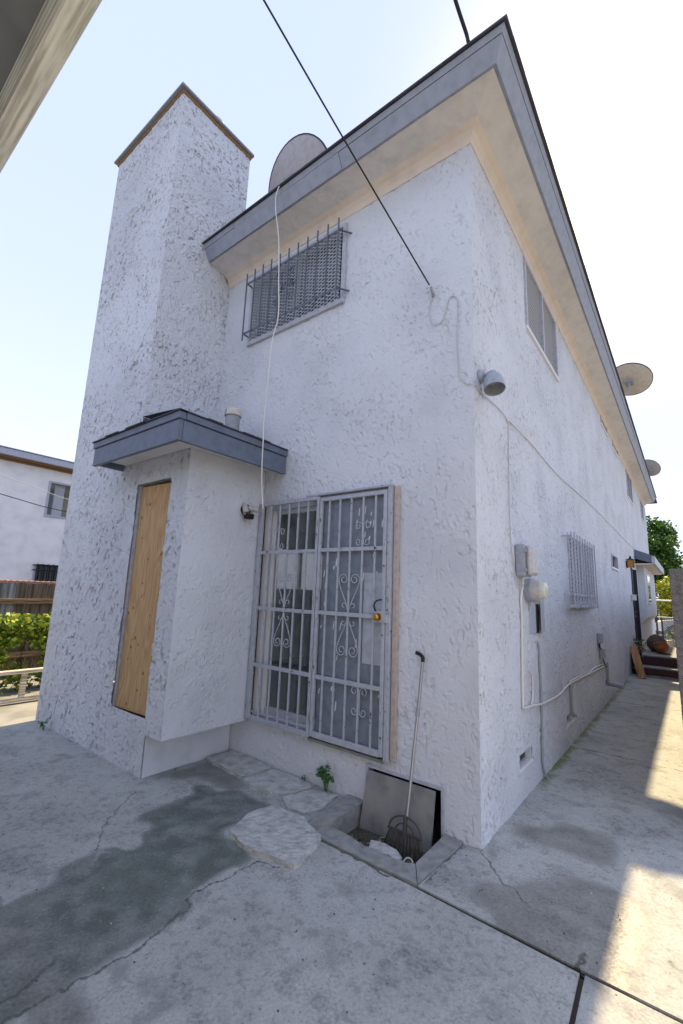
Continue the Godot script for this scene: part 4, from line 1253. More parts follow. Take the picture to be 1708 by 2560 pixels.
# ---------------------------------------------------------------- things on the walls
func wall_things() -> void:
	# bullet spotlight on the side wall
	var s := thing("spotlight", "grey bullet spotlight mounted on the side wall near the corner", "light", Vector3(0.006, 3.22, -0.12))
	var wallx := Basis(Vector3.BACK, -PI / 2)
	lathe("mount", [Vector2(0.0, 0.03), Vector2(0.035, 0.028), Vector2(0.052, 0.015), Vector2(0.056, 0.0)], Transform3D(wallx, Vector3(0, 0, 0)), M.grey_box, s)
	tube("knuckle", [Vector3(0.02, 0, 0), Vector3(0.07, 0.015, -0.01), Vector3(0.10, -0.01, -0.012)], 0.016, M.grey_box, s, 10)
	var ax := Vector3(0.16, -0.95, 0.22).normalized()
	var bas := Basis(ax.cross(Vector3.BACK).normalized(), ax, Vector3.ZERO)
	bas.z = bas.x.cross(bas.y)
	var hd := lathe("head", [Vector2(0.0, -0.005), Vector2(0.028, 0.0), Vector2(0.034, 0.03), Vector2(0.055, 0.045), Vector2(0.070, 0.075), Vector2(0.076, 0.11), Vector2(0.079, 0.165), Vector2(0.075, 0.166), Vector2(0.072, 0.11), Vector2(0.064, 0.07), Vector2(0.03, 0.05), Vector2(0.0, 0.048)], Transform3D(bas, Vector3(0.088, 0.015, -0.01)), M.grey_box, s, 28)
	lathe("lamp_socket", [Vector2(0.022, 0.045), Vector2(0.022, 0.075), Vector2(0.0, 0.076)], Transform3D(bas, Vector3(0.088, 0.015, -0.01)), M.black, s, 14)
	# twin lamp holder with black sensor on the closet
	var f := thing("flood_light", "twin socket flood light with black motion sensor under the awning", "light", Vector3(-2.226, 2.30, 0.235))
	lathe("mount", [Vector2(0.0, 0.03), Vector2(0.05, 0.026), Vector2(0.058, 0.0)], Transform3D(wallx, Vector3.ZERO), M.black, f)
	for q in [[Vector3(0.45, -0.80, 0.15), Vector3(0.03, 0.035, 0.035)], [Vector3(0.75, -0.15, -0.62), Vector3(0.03, 0.015, -0.02)]]:
		var a: Vector3 = q[0].normalized()
		var o: Vector3 = q[1]
		tube("arm", [o - a * 0.01 + Vector3(-0.02, 0.01, 0), o + a * 0.02], 0.02, M.cream_box, f, 10)
		var b2 := Basis(a.cross(Vector3.BACK).normalized(), a, Vector3.ZERO); b2.z = b2.x.cross(b2.y)
		lathe("socket", [Vector2(0.0, 0.0), Vector2(0.024, 0.002), Vector2(0.027, 0.02), Vector2(0.027, 0.095), Vector2(0.023, 0.096), Vector2(0.021, 0.03), Vector2(0.0, 0.028)], Transform3D(b2, o), M.cream_box, f, 18)
	bx("sensor", Vector3(0.062, -0.072, 0.0), Vector3(0.07, 0.05, 0.075), M.black, f, 0.006)
	tube("sensor_arm", [Vector3(0.01, -0.03, 0.005), Vector3(0.04, -0.06, 0.003)], 0.014, M.black, f, 8)
	# telephone box
	var t := thing("telephone_box", "grey utility box with pale cover on the side wall", "utility box", Vector3(0.004, 1.865, -0.95))
	bx("case", Vector3(0.042, 0, 0), Vector3(0.084, 0.27, 0.21), M.grey_box, t, 0.012)
	bx("cover", Vector3(0.112, 0.0, -0.004), Vector3(0.056, 0.25, 0.20), M.cream_box, t, 0.022)
	for k in 5: bx("rib", Vector3(0.140, -0.04 + 0.03 * k, -0.01), Vector3(0.006, 0.006, 0.10), M.cream_box, t, 0.002, Basis(Vector3.RIGHT, 0.5))
	for yy in [0.08, -0.08]: bx("clip", Vector3(0.085, yy, 0.105), Vector3(0.03, 0.03, 0.008), M.grey_box, t, 0.002)
	# electric meter
	var e := thing("electric_meter", "round grey electric meter with pale glass above an open panel", "meter", Vector3(0.004, 1.625, -1.17))
	lathe("socket_ring", [Vector2(0.103, 0.0), Vector2(0.105, 0.05), Vector2(0.100, 0.06), Vector2(0.094, 0.062)], Transform3D(wallx, Vector3.ZERO), M.grey_box, e, 32)
	lathe("body", [Vector2(0.094, 0.05), Vector2(0.090, 0.075), Vector2(0.085, 0.125), Vector2(0.078, 0.135), Vector2(0.0, 0.136)], Transform3D(wallx, Vector3.ZERO), M.cream_box, e, 32)
	lathe("dial", [Vector2(0.066, 0.130), Vector2(0.066, 0.158), Vector2(0.060, 0.165), Vector2(0.0, 0.167)], Transform3D(wallx, Vector3.ZERO), mat(Color(0.86, 0.86, 0.78), 0.2), e, 28)
	bx("seal_clip", Vector3(0.075, -0.105, -0.02), Vector3(0.04, 0.03, 0.05), M.grey_box, e, 0.004)
	var p := thing("meter_panel", "white flush wall panel with its door ajar below the round meter", "panel", Vector3(0.004, 1.24, -1.45))
	bx("back_plate", Vector3(0.003, 0.145, 0.14), Vector3(0.012, 0.29, 0.20), M.pale_panel, p, 0.003)
	bx("slot_shade", Vector3(0.006, 0.145, -0.01), Vector3(0.010, 0.29, 0.09), M.black, p)  # solid black block, painting the darkness inside the open slot
	bx("door", Vector3(0.020, 0.150, -0.145), Vector3(0.008, 0.30, 0.20), M.pale_panel, p, 0.002, Basis(Vector3.UP, 0.10) * Basis(Vector3.RIGHT, 0.05))
	# gas and drain pieces low on the wall
	var gp := thing("pipe_assembly", "small grey junction boxes with pipes low on the side wall", "pipes", Vector3(0.006, 0, -4.85))
	bx("junction_box", Vector3(0.03, 1.01, 0.0), Vector3(0.06, 0.15, 0.16), M.grey_box, gp, 0.006)
	bx("junction_box", Vector3(0.03, 0.78, -0.12), Vector3(0.06, 0.15, 0.18), M.grey_box, gp, 0.006)
	tube("conduit", smooth_pts([Vector3(0.02, 0.94, 0.05), Vector3(0.025, 0.88, 0.08), Vector3(0.02, 0.85, -0.05)], 4), 0.012, M.black, gp, 8)
	tube("conduit", [Vector3(0.02, 0.71, -0.15), Vector3(0.02, 0.55, -0.45)], 0.014, M.iron, gp, 8)
	tube("conduit", [Vector3(0.025, 0.60, -0.55), Vector3(0.025, 0.30, -0.52)], 0.018, M.galv, gp, 8)
	tube("drain", [Vector3(0.0, 0.28, -0.62), Vector3(0.10, 0.275, -0.62), Vector3(0.22, 0.26, -0.62)], 0.04, M.grey_box, gp, 14)
	var dp := thing("down_pipe", "grey drain pipe dropping into the second foundation vent", "pipe", Vector3(0.0, 0, -2.70))
	tube("pipe", [Vector3(0.022, 0.63, 0), Vector3(0.022, 0.31, 0.0)], 0.014, M.galv, dp, 10)
	tube("elbow", [Vector3(0.022, 0.325, 0), Vector3(0.03, 0.30, -0.03), Vector3(0.05, 0.295, -0.05)], 0.02, M.galv, dp, 10)
	# far along the wall
	var l := thing("entry_lantern", "amber glass wall lantern beside the side entry door", "lantern", Vector3(0.0, 2.38, -9.65))
	bx("back_plate", Vector3(0.012, 0.08, 0), Vector3(0.02, 0.16, 0.08), M.black, l)
	bx("glass_box", Vector3(0.095, 0.10, 0), Vector3(0.13, 0.19, 0.13), M.amber, l, 0.008)
	for sx in [-1, 1]:
		for sz in [-1, 1]: bx("corner_bar", Vector3(0.095 + sx * 0.064, 0.10, sz * 0.064), Vector3(0.012, 0.20, 0.012), M.black, l)
	lathe("roof", [Vector2(0.0, 0.10), Vector2(0.02, 0.07), Vector2(0.03, 0.03), Vector2(0.10, 0.0)], Transform3D(Basis(), Vector3(0.095, 0.195, 0)), M.black, l, 16)
	var mb := thing("mail_box", "small white box on the wall by the entry door", "mailbox", Vector3(0.0, 1.62, -10.35))
	bx("case", Vector3(0.05, 0.06, 0), Vector3(0.09, 0.13, 0.24), M.white_plastic, mb, 0.008)
	bx("lid", Vector3(0.055, 0.130, 0), Vector3(0.11, 0.012, 0.26), M.white_plastic, mb, 0.003)

func dish(called: String, label: String, at: Vector3, n: Vector3, d: float, foot: Vector3, mt: Material) -> void:
	var o := thing(called, label, "satellite dish", foot, "satellite dishes on the roof")
	var c := at - foot
	var b := frame_of(n)
	var xf := Transform3D(Basis(b.x, b.z, -b.y), c)
	var R := d * 0.5
	var prof := []
	for i in 11: prof.append(Vector2(R * i / 10.0, R * 0.16 * pow(i / 10.0, 2.0)))
	prof.append(Vector2(R * 1.012, R * 0.165)); prof.append(Vector2(R * 1.012, R * 0.185)); prof.append(Vector2(R * 0.985, R * 0.185))
	for i in 10: prof.append(Vector2(R * (9 - i) / 10.0, 0.012 + R * 0.16 * pow((9 - i) / 10.0, 2.0)))
	lathe("reflector", prof, xf, mt, o, 40)
	lathe("rim", [Vector2(R * 0.995, R * 0.150), Vector2(R * 1.02, R * 0.155), Vector2(R * 1.02, R * 0.195), Vector2(R * 0.995, R * 0.198)], xf, M.dark_rubber, o, 40)
	var back := c - n * 0.04
	bx("bracket", back, Vector3(0.16, 0.16, 0.07), M.galv, o, 0.01, b)
	tube("mast", smooth_pts([back - n * 0.02, back + Vector3(0, -0.16, 0) - n * 0.05, (back + Vector3(0, -0.22, 0)).lerp(Vector3.ZERO, 0.4), Vector3.ZERO], 5), 0.022, M.galv, o, 10)
	lathe("foot", [Vector2(0.08, -0.02), Vector2(0.08, 0.01), Vector2(0.03, 0.02)], Transform3D(), M.galv, o, 12)
	tube("feed_arm", [c - b.y * R * 0.96 + n * 0.06, c - b.y * R * 0.5 + n * d * 0.6], 0.014, M.galv, o, 8)
	bx("feed_horn", c - b.y * R * 0.45 + n * d * 0.62, Vector3(0.07, 0.07, 0.12), M.cream_box, o, 0.01, b)

func dishes() -> void:
	dish("satellite_dish", "large grey satellite dish on the roof next to the chimney", Vector3(-2.22, 6.33, -0.10), Vector3(0.05, 0.36, -0.93).normalized(), 1.04, Vector3(-2.2, 5.78, -0.02), M.dish)
	dish("satellite_dish", "tan satellite dish overhanging the side eave on a bent pole", Vector3(0.46, 6.46, -8.2), Vector3(0.12, 0.84, -0.52).normalized(), 0.86, Vector3(0.12, 5.72, -7.3), M.dish_tan)
	dish("satellite_dish", "small satellite dish at the far end of the side eave", Vector3(0.40, 6.02, -14.6), Vector3(0.30, 0.7, -0.64).normalized(), 0.66, Vector3(0.1, 5.72, -14.3), M.dish)

func wire(called: String, label: String, cat: String, pts: Array, r: float, mt: Material, each := 6, sides := 6, group := "") -> void:
	var o := tube(called, smooth_pts(pts, each), r, mt, self, sides)
	tag(o, label, cat, group)

func cables() -> void:
	# loose white cable from the eave
	wire("loose_cable", "white cable hanging loose from the eave past the upper window to the gate", "cable", [Vector3(-1.86, 5.66, 0.28), Vector3(-1.835, 5.635, 0.42), Vector3(-1.85, 5.50, 0.462), Vector3(-1.858, 5.34, 0.452), Vector3(-1.80, 4.95, 0.43), Vector3(-1.765, 4.5, 0.425), Vector3(-1.742, 4.11, 0.42), Vector3(-1.80, 3.88, 0.42), Vector3(-1.82, 3.5, 0.42), Vector3(-1.836, 3.11, 0.42), Vector3(-1.827, 2.88, 0.42), Vector3(-1.82, 2.67, 0.42), Vector3(-1.80, 2.45, 0.42), Vector3(-1.762, 2.24, 0.42)], 0.0055, M.cable_white)
	# overhead drop anchored in the rear wall
	var a := Vector3(-0.333, 4.03, 0.03)
	var dir := Vector3(-0.228, 0.925, 1.78)
	wire("overhead_wire", "black overhead wire anchored high in the rear wall", "wire", [a + dir * 0.02, a + dir * 0.5, a + dir * 1.0 + Vector3(0, 0.02, 0), a + dir * 2.2 + Vector3(0, 0.1, 0), a + dir * 4.5 + Vector3(0, 0.5, 0)], 0.0065, M.black)
	var an := thing("wire_anchor", "small metal wire anchor fixed on the rear wall", "anchor", Vector3(-0.333, 4.015, 0.0))
	tube("clamp", [Vector3(0.004, -0.03, 0.012), Vector3(-0.002, 0.03, 0.045)], 0.011, M.galv, an, 8)
	tube("eye", [Vector3(0.0, -0.04, -0.005), Vector3(0.0, -0.035, 0.02)], 0.008, M.steel, an, 8)
	wire("wall_cable", "thin grey cable looping across the rear wall to the corner", "cable", [Vector3(-0.333, 3.99, 0.012), Vector3(-0.365, 3.855, 0.014), Vector3(-0.345, 3.74, 0.014), Vector3(-0.303, 3.703, 0.014), Vector3(-0.25, 3.72, 0.014), Vector3(-0.217, 3.80, 0.014), Vector3(-0.20, 3.87, 0.013), Vector3(-0.17, 3.905, 0.013), Vector3(-0.13, 3.88, 0.012), Vector3(-0.116, 3.80, 0.012), Vector3(-0.126, 3.48, 0.012), Vector3(-0.119, 3.33, 0.012), Vector3(-0.11, 3.20, 0.012), Vector3(-0.085, 3.155, 0.012), Vector3(-0.04, 3.115, 0.012), Vector3(0.008, 3.095, 0.012), Vector3(0.012, 3.085, -0.15), Vector3(0.012, 3.10, -0.55), Vector3(0.012, 3.06, -0.74), Vector3(0.012, 2.95, -0.755), Vector3(0.012, 2.28, -0.72), Vector3(0.012, 2.02, -0.74), Vector3(0.014, 1.85, -0.77), Vector3(0.02, 1.70, -0.83), Vector3(0.025, 1.64, -0.93), Vector3(0.04, 1.70, -1.02)], 0.004, M.cable_grey)
	wire("service_cable", "thick black service cable arriving at the roof corner", "cable", [Vector3(0.20, 5.66, 0.15), Vector3(0.165, 5.645, 0.40), Vector3(0.158, 5.70, 0.46), Vector3(0.140, 5.83, 0.617), Vector3(0.115, 6.10, 0.95), Vector3(0.05, 6.9, 1.9), Vector3(-0.1, 8.4, 3.8)], 0.014, M.black, 6, 8)
	wire("wall_cable", "thin cable slanting along the side wall toward the bay roof", "cable", [Vector3(0.012, 3.06, -0.76), Vector3(0.012, 3.09, -0.82), Vector3(0.012, 3.085, -1.5), Vector3(0.012, 3.03, -2.62), Vector3(0.012, 3.06, -4.0), Vector3(0.012, 3.08, -5.6), Vector3(0.012, 3.06, -11.9)], 0.005, M.cable_white)
	wire("wall_cable", "white conduit dropping from the utility box and running low along the wall", "cable", [Vector3(0.03, 1.73, -0.98), Vector3(0.022, 1.64, -0.975), Vector3(0.016, 1.53, -0.945), Vector3(0.016, 1.36, -0.95), Vector3(0.016, 1.01, -0.925), Vector3(0.016, 0.72, -0.905), Vector3(0.016, 0.675, -0.93), Vector3(0.016, 0.665, -1.02), Vector3(0.016, 0.65, -1.2), Vector3(0.016, 0.617, -1.51), Vector3(0.016, 0.597, -2.14), Vector3(0.016, 0.635, -2.73), Vector3(0.016, 0.60, -4.03), Vector3(0.016, 0.56, -5.55)], 0.010, M.cable_white)
	wire("wall_cable", "second white cable running just above the low conduit", "cable", [Vector3(0.016, 0.655, -2.66), Vector3(0.016, 0.65, -3.2), Vector3(0.016, 0.605, -3.7), Vector3(0.016, 0.635, -4.4), Vector3(0.016, 0.585, -5.4)], 0.008, M.cable_white)
	wire("wall_cable", "short white cable hooking up beside the low conduit bend", "cable", [Vector3(0.016, 0.945, -1.10), Vector3(0.016, 0.935, -1.14), Vector3(0.016, 0.87, -1.205), Vector3(0.016, 0.72, -1.19), Vector3(0.016, 0.665, -1.14)], 0.007, M.cable_white)
	wire("ground_conduit", "grey metal conduit running down the side wall into the walkway", "conduit", [Vector3(0.008, 1.16, -1.445), Vector3(0.014, 1.05, -1.46), Vector3(0.014, 0.61, -1.47), Vector3(0.014, 0.205, -1.442), Vector3(0.016, 0.08, -1.455), Vector3(0.05, -0.03, -1.50)], 0.011, M.galv)
	wire("wall_cable", "thin grey wire stapled above the low conduit", "cable", [Vector3(0.012, 0.46, -1.50), Vector3(0.012, 0.675, -1.53), Vector3(0.012, 0.69, -1.58), Vector3(0.012, 0.66, -1.9), Vector3(0.012, 0.67, -2.2), Vector3(0.012, 0.635, -2.33)], 0.004, M.cable_grey)
	# two lines crossing in front of the neighbour's wall
	wire("overhead_wire", "thin wire crossing in front of the neighbouring house", "wire", [Vector3(-9, 4.3, 5.0), Vector3(-9, 3.483, 0.6), Vector3(-9, 3.225, -0.66), Vector3(-9, 2.9, -3.0), Vector3(-9, 3.6, -16)], 0.006, M.cable_grey)
	wire("overhead_wire", "black cable sagging in front of the neighbouring house", "wire", [Vector3(-9, 3.9, 5.0), Vector3(-9, 3.123, 0.55), Vector3(-9, 2.968, -0.65), Vector3(-9, 2.8, -3.0), Vector3(-9, 3.4, -16)], 0.009, M.black)

# ---------------------------------------------------------------- greenery
func add_leaf(st: SurfaceTool, p: Vector3, s: float, c: Color) -> void:
	var b := Basis.from_euler(Vector3(rng.randf_range(-1.3, 1.3), rng.randf() * TAU, rng.randf_range(-0.9, 0.9)))
	var n := b.y
	var tip := p + b.x * s; var l := p + b.x * s * 0.45 + b.z * s * 0.36 + b.y * s * 0.08; var r := p + b.x * s * 0.45 - b.z * s * 0.36 + b.y * s * 0.08
	st.set_color(c)
	for v in [p, tip, l, p, r, tip]:
		st.set_normal(n); st.set_color(c); st.add_vertex(v)

func leaves(called: String, spots: Array, per: int, rad: float, size: float, cols: Array, parent: Node) -> MeshInstance3D:
	var st := nst()
	for q in spots:
		for i in per:
			var d := Vector3(rng.randfn(0, 1), rng.randfn(0, 1), rng.randfn(0, 1)).normalized() * rad * pow(rng.randf(), 0.4)
			var c: Color = cols[rng.randi() % cols.size()]
			c = c * rng.randf_range(0.75, 1.25); c.a = 1.0
			add_leaf(st, q + d, size * rng.randf_range(0.6, 1.3), c)
	return part(called, st, M.leaf, parent)

func tree(called: String, label: String, cat: String, at: Vector3, size: Vector3, base_h: float, clumps: int, per: int, rad: float, leaf: float, cols: Array) -> void:
	var t := thing(called, label, cat, at)
	var spots := []
	for i in clumps:
		var d := Vector3(rng.randfn(0, 1), rng.randfn(0, 1), rng.randfn(0, 1)).normalized() * pow(rng.randf(), 0.45)
		spots.append(Vector3(d.x * size.x, base_h + size.y * (1.0 + d.y), d.z * size.z))
	tube("trunk", [Vector3(0, -0.1, 0), Vector3(0.05, base_h, 0.02), Vector3(0, base_h + size.y, 0)], 0.14 * size.y / 2.0 + 0.03, M.bark, t, 9, 0.03)
	for i in 6:
		var e: Vector3 = spots[i * clumps / 6]
		tube("limb", [Vector3(0.02, base_h * 0.8 + 0.2 * i * size.y / 4.0, 0), e * Vector3(0.5, 0.5, 0.5) + Vector3(0, base_h * 0.45 + 0.1 * i, 0), e], 0.035, M.bark, t, 6, 0.01)
	leaves("crown", spots, per, rad, leaf, cols, t)

func left_side() -> void:
	# low white wooden rail frame
	var r := thing("low_rail", "low white wooden rail frame standing on the sunlit concrete", "railing", Vector3(-5.7, 0, 0))
	bb("bottom_rail", Vector3(-0.03, 0.015, -2.2), Vector3(0.03, 0.06, 3.0), M.white_wood, r, 0.004)
	bb("top_rail", Vector3(-0.04, 0.36, -2.2), Vector3(0.04, 0.405, 3.0), M.white_wood, r, 0.004)
	for i in 9: bb("post", Vector3(-0.025, 0.06, -2.02 + 0.555 * i - 0.03), Vector3(0.025, 0.36, -2.02 + 0.555 * i + 0.03), M.white_wood, r, 0.003)
	# chain link fence with creeper
	var f := thing("pipe_fence", "metal pipe fence overgrown with creeper behind the low rail", "fence", Vector3(-6.6, 0, 0))
	tube("top_pipe", [Vector3(0, 0.925, -4.0), Vector3(0, 0.925, 4.0)], 0.022, M.cable_white, f, 10)
	for i in 4: tube("post", [Vector3(0, -0.05, -3.6 + 2.4 * i), Vector3(0, 0.94, -3.6 + 2.4 * i)], 0.025, M.galv, f, 10)
	var st := nst()
	for k in 60:
		var z := -4.0 + k * 0.13
		add_tube(st, [Vector3(0, 0.0, z), Vector3(0, 0.92, z + 0.55)], 0.002, 3)
		add_tube(st, [Vector3(0, 0.0, z + 0.55), Vector3(0, 0.92, z)], 0.002, 3)
	var lk := part("chain_link", st, M.galv, f)
	lk.set_meta("kind", "stuff")
	var v := thing("creeper", "leafy yellow green creeper covering the pipe fence", "creeper", Vector3(-6.55, 0, 0))
	var spots := []
	for k in 760:
		var z := rng.randf_range(-2.6, 2.4)
		var y := 0.95 - pow(rng.randf(), 1.8) * 0.5 if rng.randf() < 0.66 else rng.randf_range(0.05, 0.6)
		if y < 0.62 and y > 0.30 and z > 0.28 and z < 0.75: continue
		spots.append(Vector3(rng.randf_range(-0.10, 0.22), y, z))
	leaves("foliage", spots, 24, 0.12, 0.075, [Color(0.20, 0.31, 0.03), Color(0.30, 0.40, 0.04), Color(0.09, 0.17, 0.02), Color(0.46, 0.47, 0.06)], v)
	for k in 30:
		var z := rng.randf_range(-2.2, 2.2)
		tube("stem", smooth_pts([Vector3(0.02, 0.0, z), Vector3(rng.randf_range(-0.05, 0.1), 0.4, z + rng.randf_range(-0.2, 0.2)), Vector3(0.0, 0.92, z + rng.randf_range(-0.3, 0.3))], 4), 0.005, M.bark, v, 5)
	# wooden board fence
	var w := thing("board_fence", "weathered brown dog-ear board fence with a horizontal rail", "fence", Vector3(-7.6, 0, 0))
	var z0 := 4.0
	var i := 0
	while z0 > -8.0:
		var h := 1.485 + rng.randf_range(-0.012, 0.012)
		var wd := 0.148
		var poly := pv([0.0, -0.05, wd, -0.05, wd, h - 0.03, wd - 0.03, h, 0.03, h, 0.0, h - 0.03])
		prism("board", poly, Vector3(rng.randf_range(-0.004, 0.004), 0, z0), Vector3.FORWARD, Vector3.UP, 0.018, M.fence_grey if (z0 > 0.52 and z0 < 1.6) else M.fence_wood, w)
		z0 -= 0.1545
		i += 1
	bb("rail", Vector3(0.028, 1.145, -8.0), Vector3(0.07, 1.232, 4.0), M.rail_wood, w, 0.004)
	bb("rail", Vector3(0.028, 0.30, -8.0), Vector3(0.07, 0.385, 4.0), M.rail_wood, w, 0.004)
	# tiled wall coping beyond
	var tw := thing("coped_wall", "low wall with pink ridged coping behind the board fence", "wall", Vector3(-8.4, 0, 0))
	bb("wall_body", Vector3(-0.1, -0.1, -9.0), Vector3(0.1, 1.46, 5.0), M.nb_wall, tw)
	bb("coping", Vector3(-0.14, 1.462, -9.0), Vector3(0.14, 1.525, 5.0), M.terracotta, tw, 0.01)
	for k in 90: bb("rib", Vector3(0.141, 1.47, -4.0 + 0.09 * k), Vector3(0.150, 1.522, -3.95 + 0.09 * k), M.terracotta, tw)
	# neighbouring house
	var n := thing("neighbour_house", "white two-storey neighbouring house with flat eave beyond the fence", "house", Vector3(-13, 0, 0))
	var holes := [[-2.6, -1.5, 3.32, 4.34], [-2.9, -1.46, 0.95, 1.98]]
	bb("wall", Vector3(-9, -0.1, -1.46), Vector3(0, 4.72, 8), M.nb_wall, n)
	bb("wall", Vector3(-9, -0.1, -18), Vector3(0, 4.72, -2.9), M.nb_wall, n)
	bb("wall", Vector3(-9, 1.98, -2.9), Vector3(0, 3.32, -1.46), M.nb_wall, n)
	bb("wall", Vector3(-9, 4.34, -2.9), Vector3(0, 4.72, -1.46), M.nb_wall, n)
	bb("wall", Vector3(-9, 3.32, -2.9), Vector3(0, 4.34, -2.6), M.nb_wall, n)
	bb("wall", Vector3(-9, 3.32, -1.50), Vector3(0, 4.34, -1.46), M.nb_wall, n)
	bb("wall", Vector3(-9, -0.1, -2.9), Vector3(0, 0.95, -1.46), M.nb_wall, n)
	bb("eave_underside", Vector3(-9.2, 4.722, -18.2), Vector3(0.25, 4.745, 8.2), M.bare, n)
	bb("roof_edge", Vector3(-9.3, 4.747, -18.3), Vector3(0.32, 4.925, 8.3), M.frame_paint, n, 0.01)
	bb("roof_edge", Vector3(-9.32, 4.927, -18.32), Vector3(0.34, 4.95, 8.32), M.galv, n)
	bb("trim_band", Vector3(0.002, 4.66, -18.0), Vector3(0.05, 4.72, 8.0), M.bare, n)
	var win := sub("window", n)
	bb("frame", Vector3(-0.05, 3.32, -1.55), Vector3(0.03, 4.34, -1.50), M.frame_paint, win)
	bb("frame", Vector3(-0.05, 3.32, -2.6), Vector3(0.03, 3.37, -1.55), M.frame_paint, win)
	bb("frame", Vector3(-0.05, 4.29, -2.6), Vector3(0.03, 4.34, -1.55), M.frame_paint, win)
	bb("pane", Vector3(-0.07, 3.37, -2.6), Vector3(-0.06, 4.29, -1.55), M.glass, win)
	bb("curtain", Vector3(-0.16, 3.35, -1.98), Vector3(-0.14, 4.3, -1.72), M.cable_grey, win)
	bb("curtain", Vector3(-0.16, 3.35, -2.12), Vector3(-0.14, 4.3, -2.0), mat(Color(0.42, 0.38, 0.20), 0.9), win)
	bb("room_wall", Vector3(-2.5, 3.32, -2.6), Vector3(-2.45, 4.34, -1.5), M.nb_wall, win)
	var w2 := sub("window", n)
	bb("pane", Vector3(-0.07, 0.95, -2.9), Vector3(-0.06, 1.98, -1.46), M.dim_interior_glass, w2)
	bb("frame", Vector3(-0.05, 0.95, -1.53), Vector3(0.02, 1.98, -1.46), M.frame_paint, w2)
	for yy in [1.93, 1.80]: bb("rail", Vector3(0.06, yy, -2.9), Vector3(0.07, yy + 0.03, -1.40), M.black, w2)
	for k in 11: bb("bar", Vector3(0.06, 0.9, -1.52 - 0.135 * k), Vector3(0.078, 1.99, -1.50 - 0.135 * k), M.black, w2)

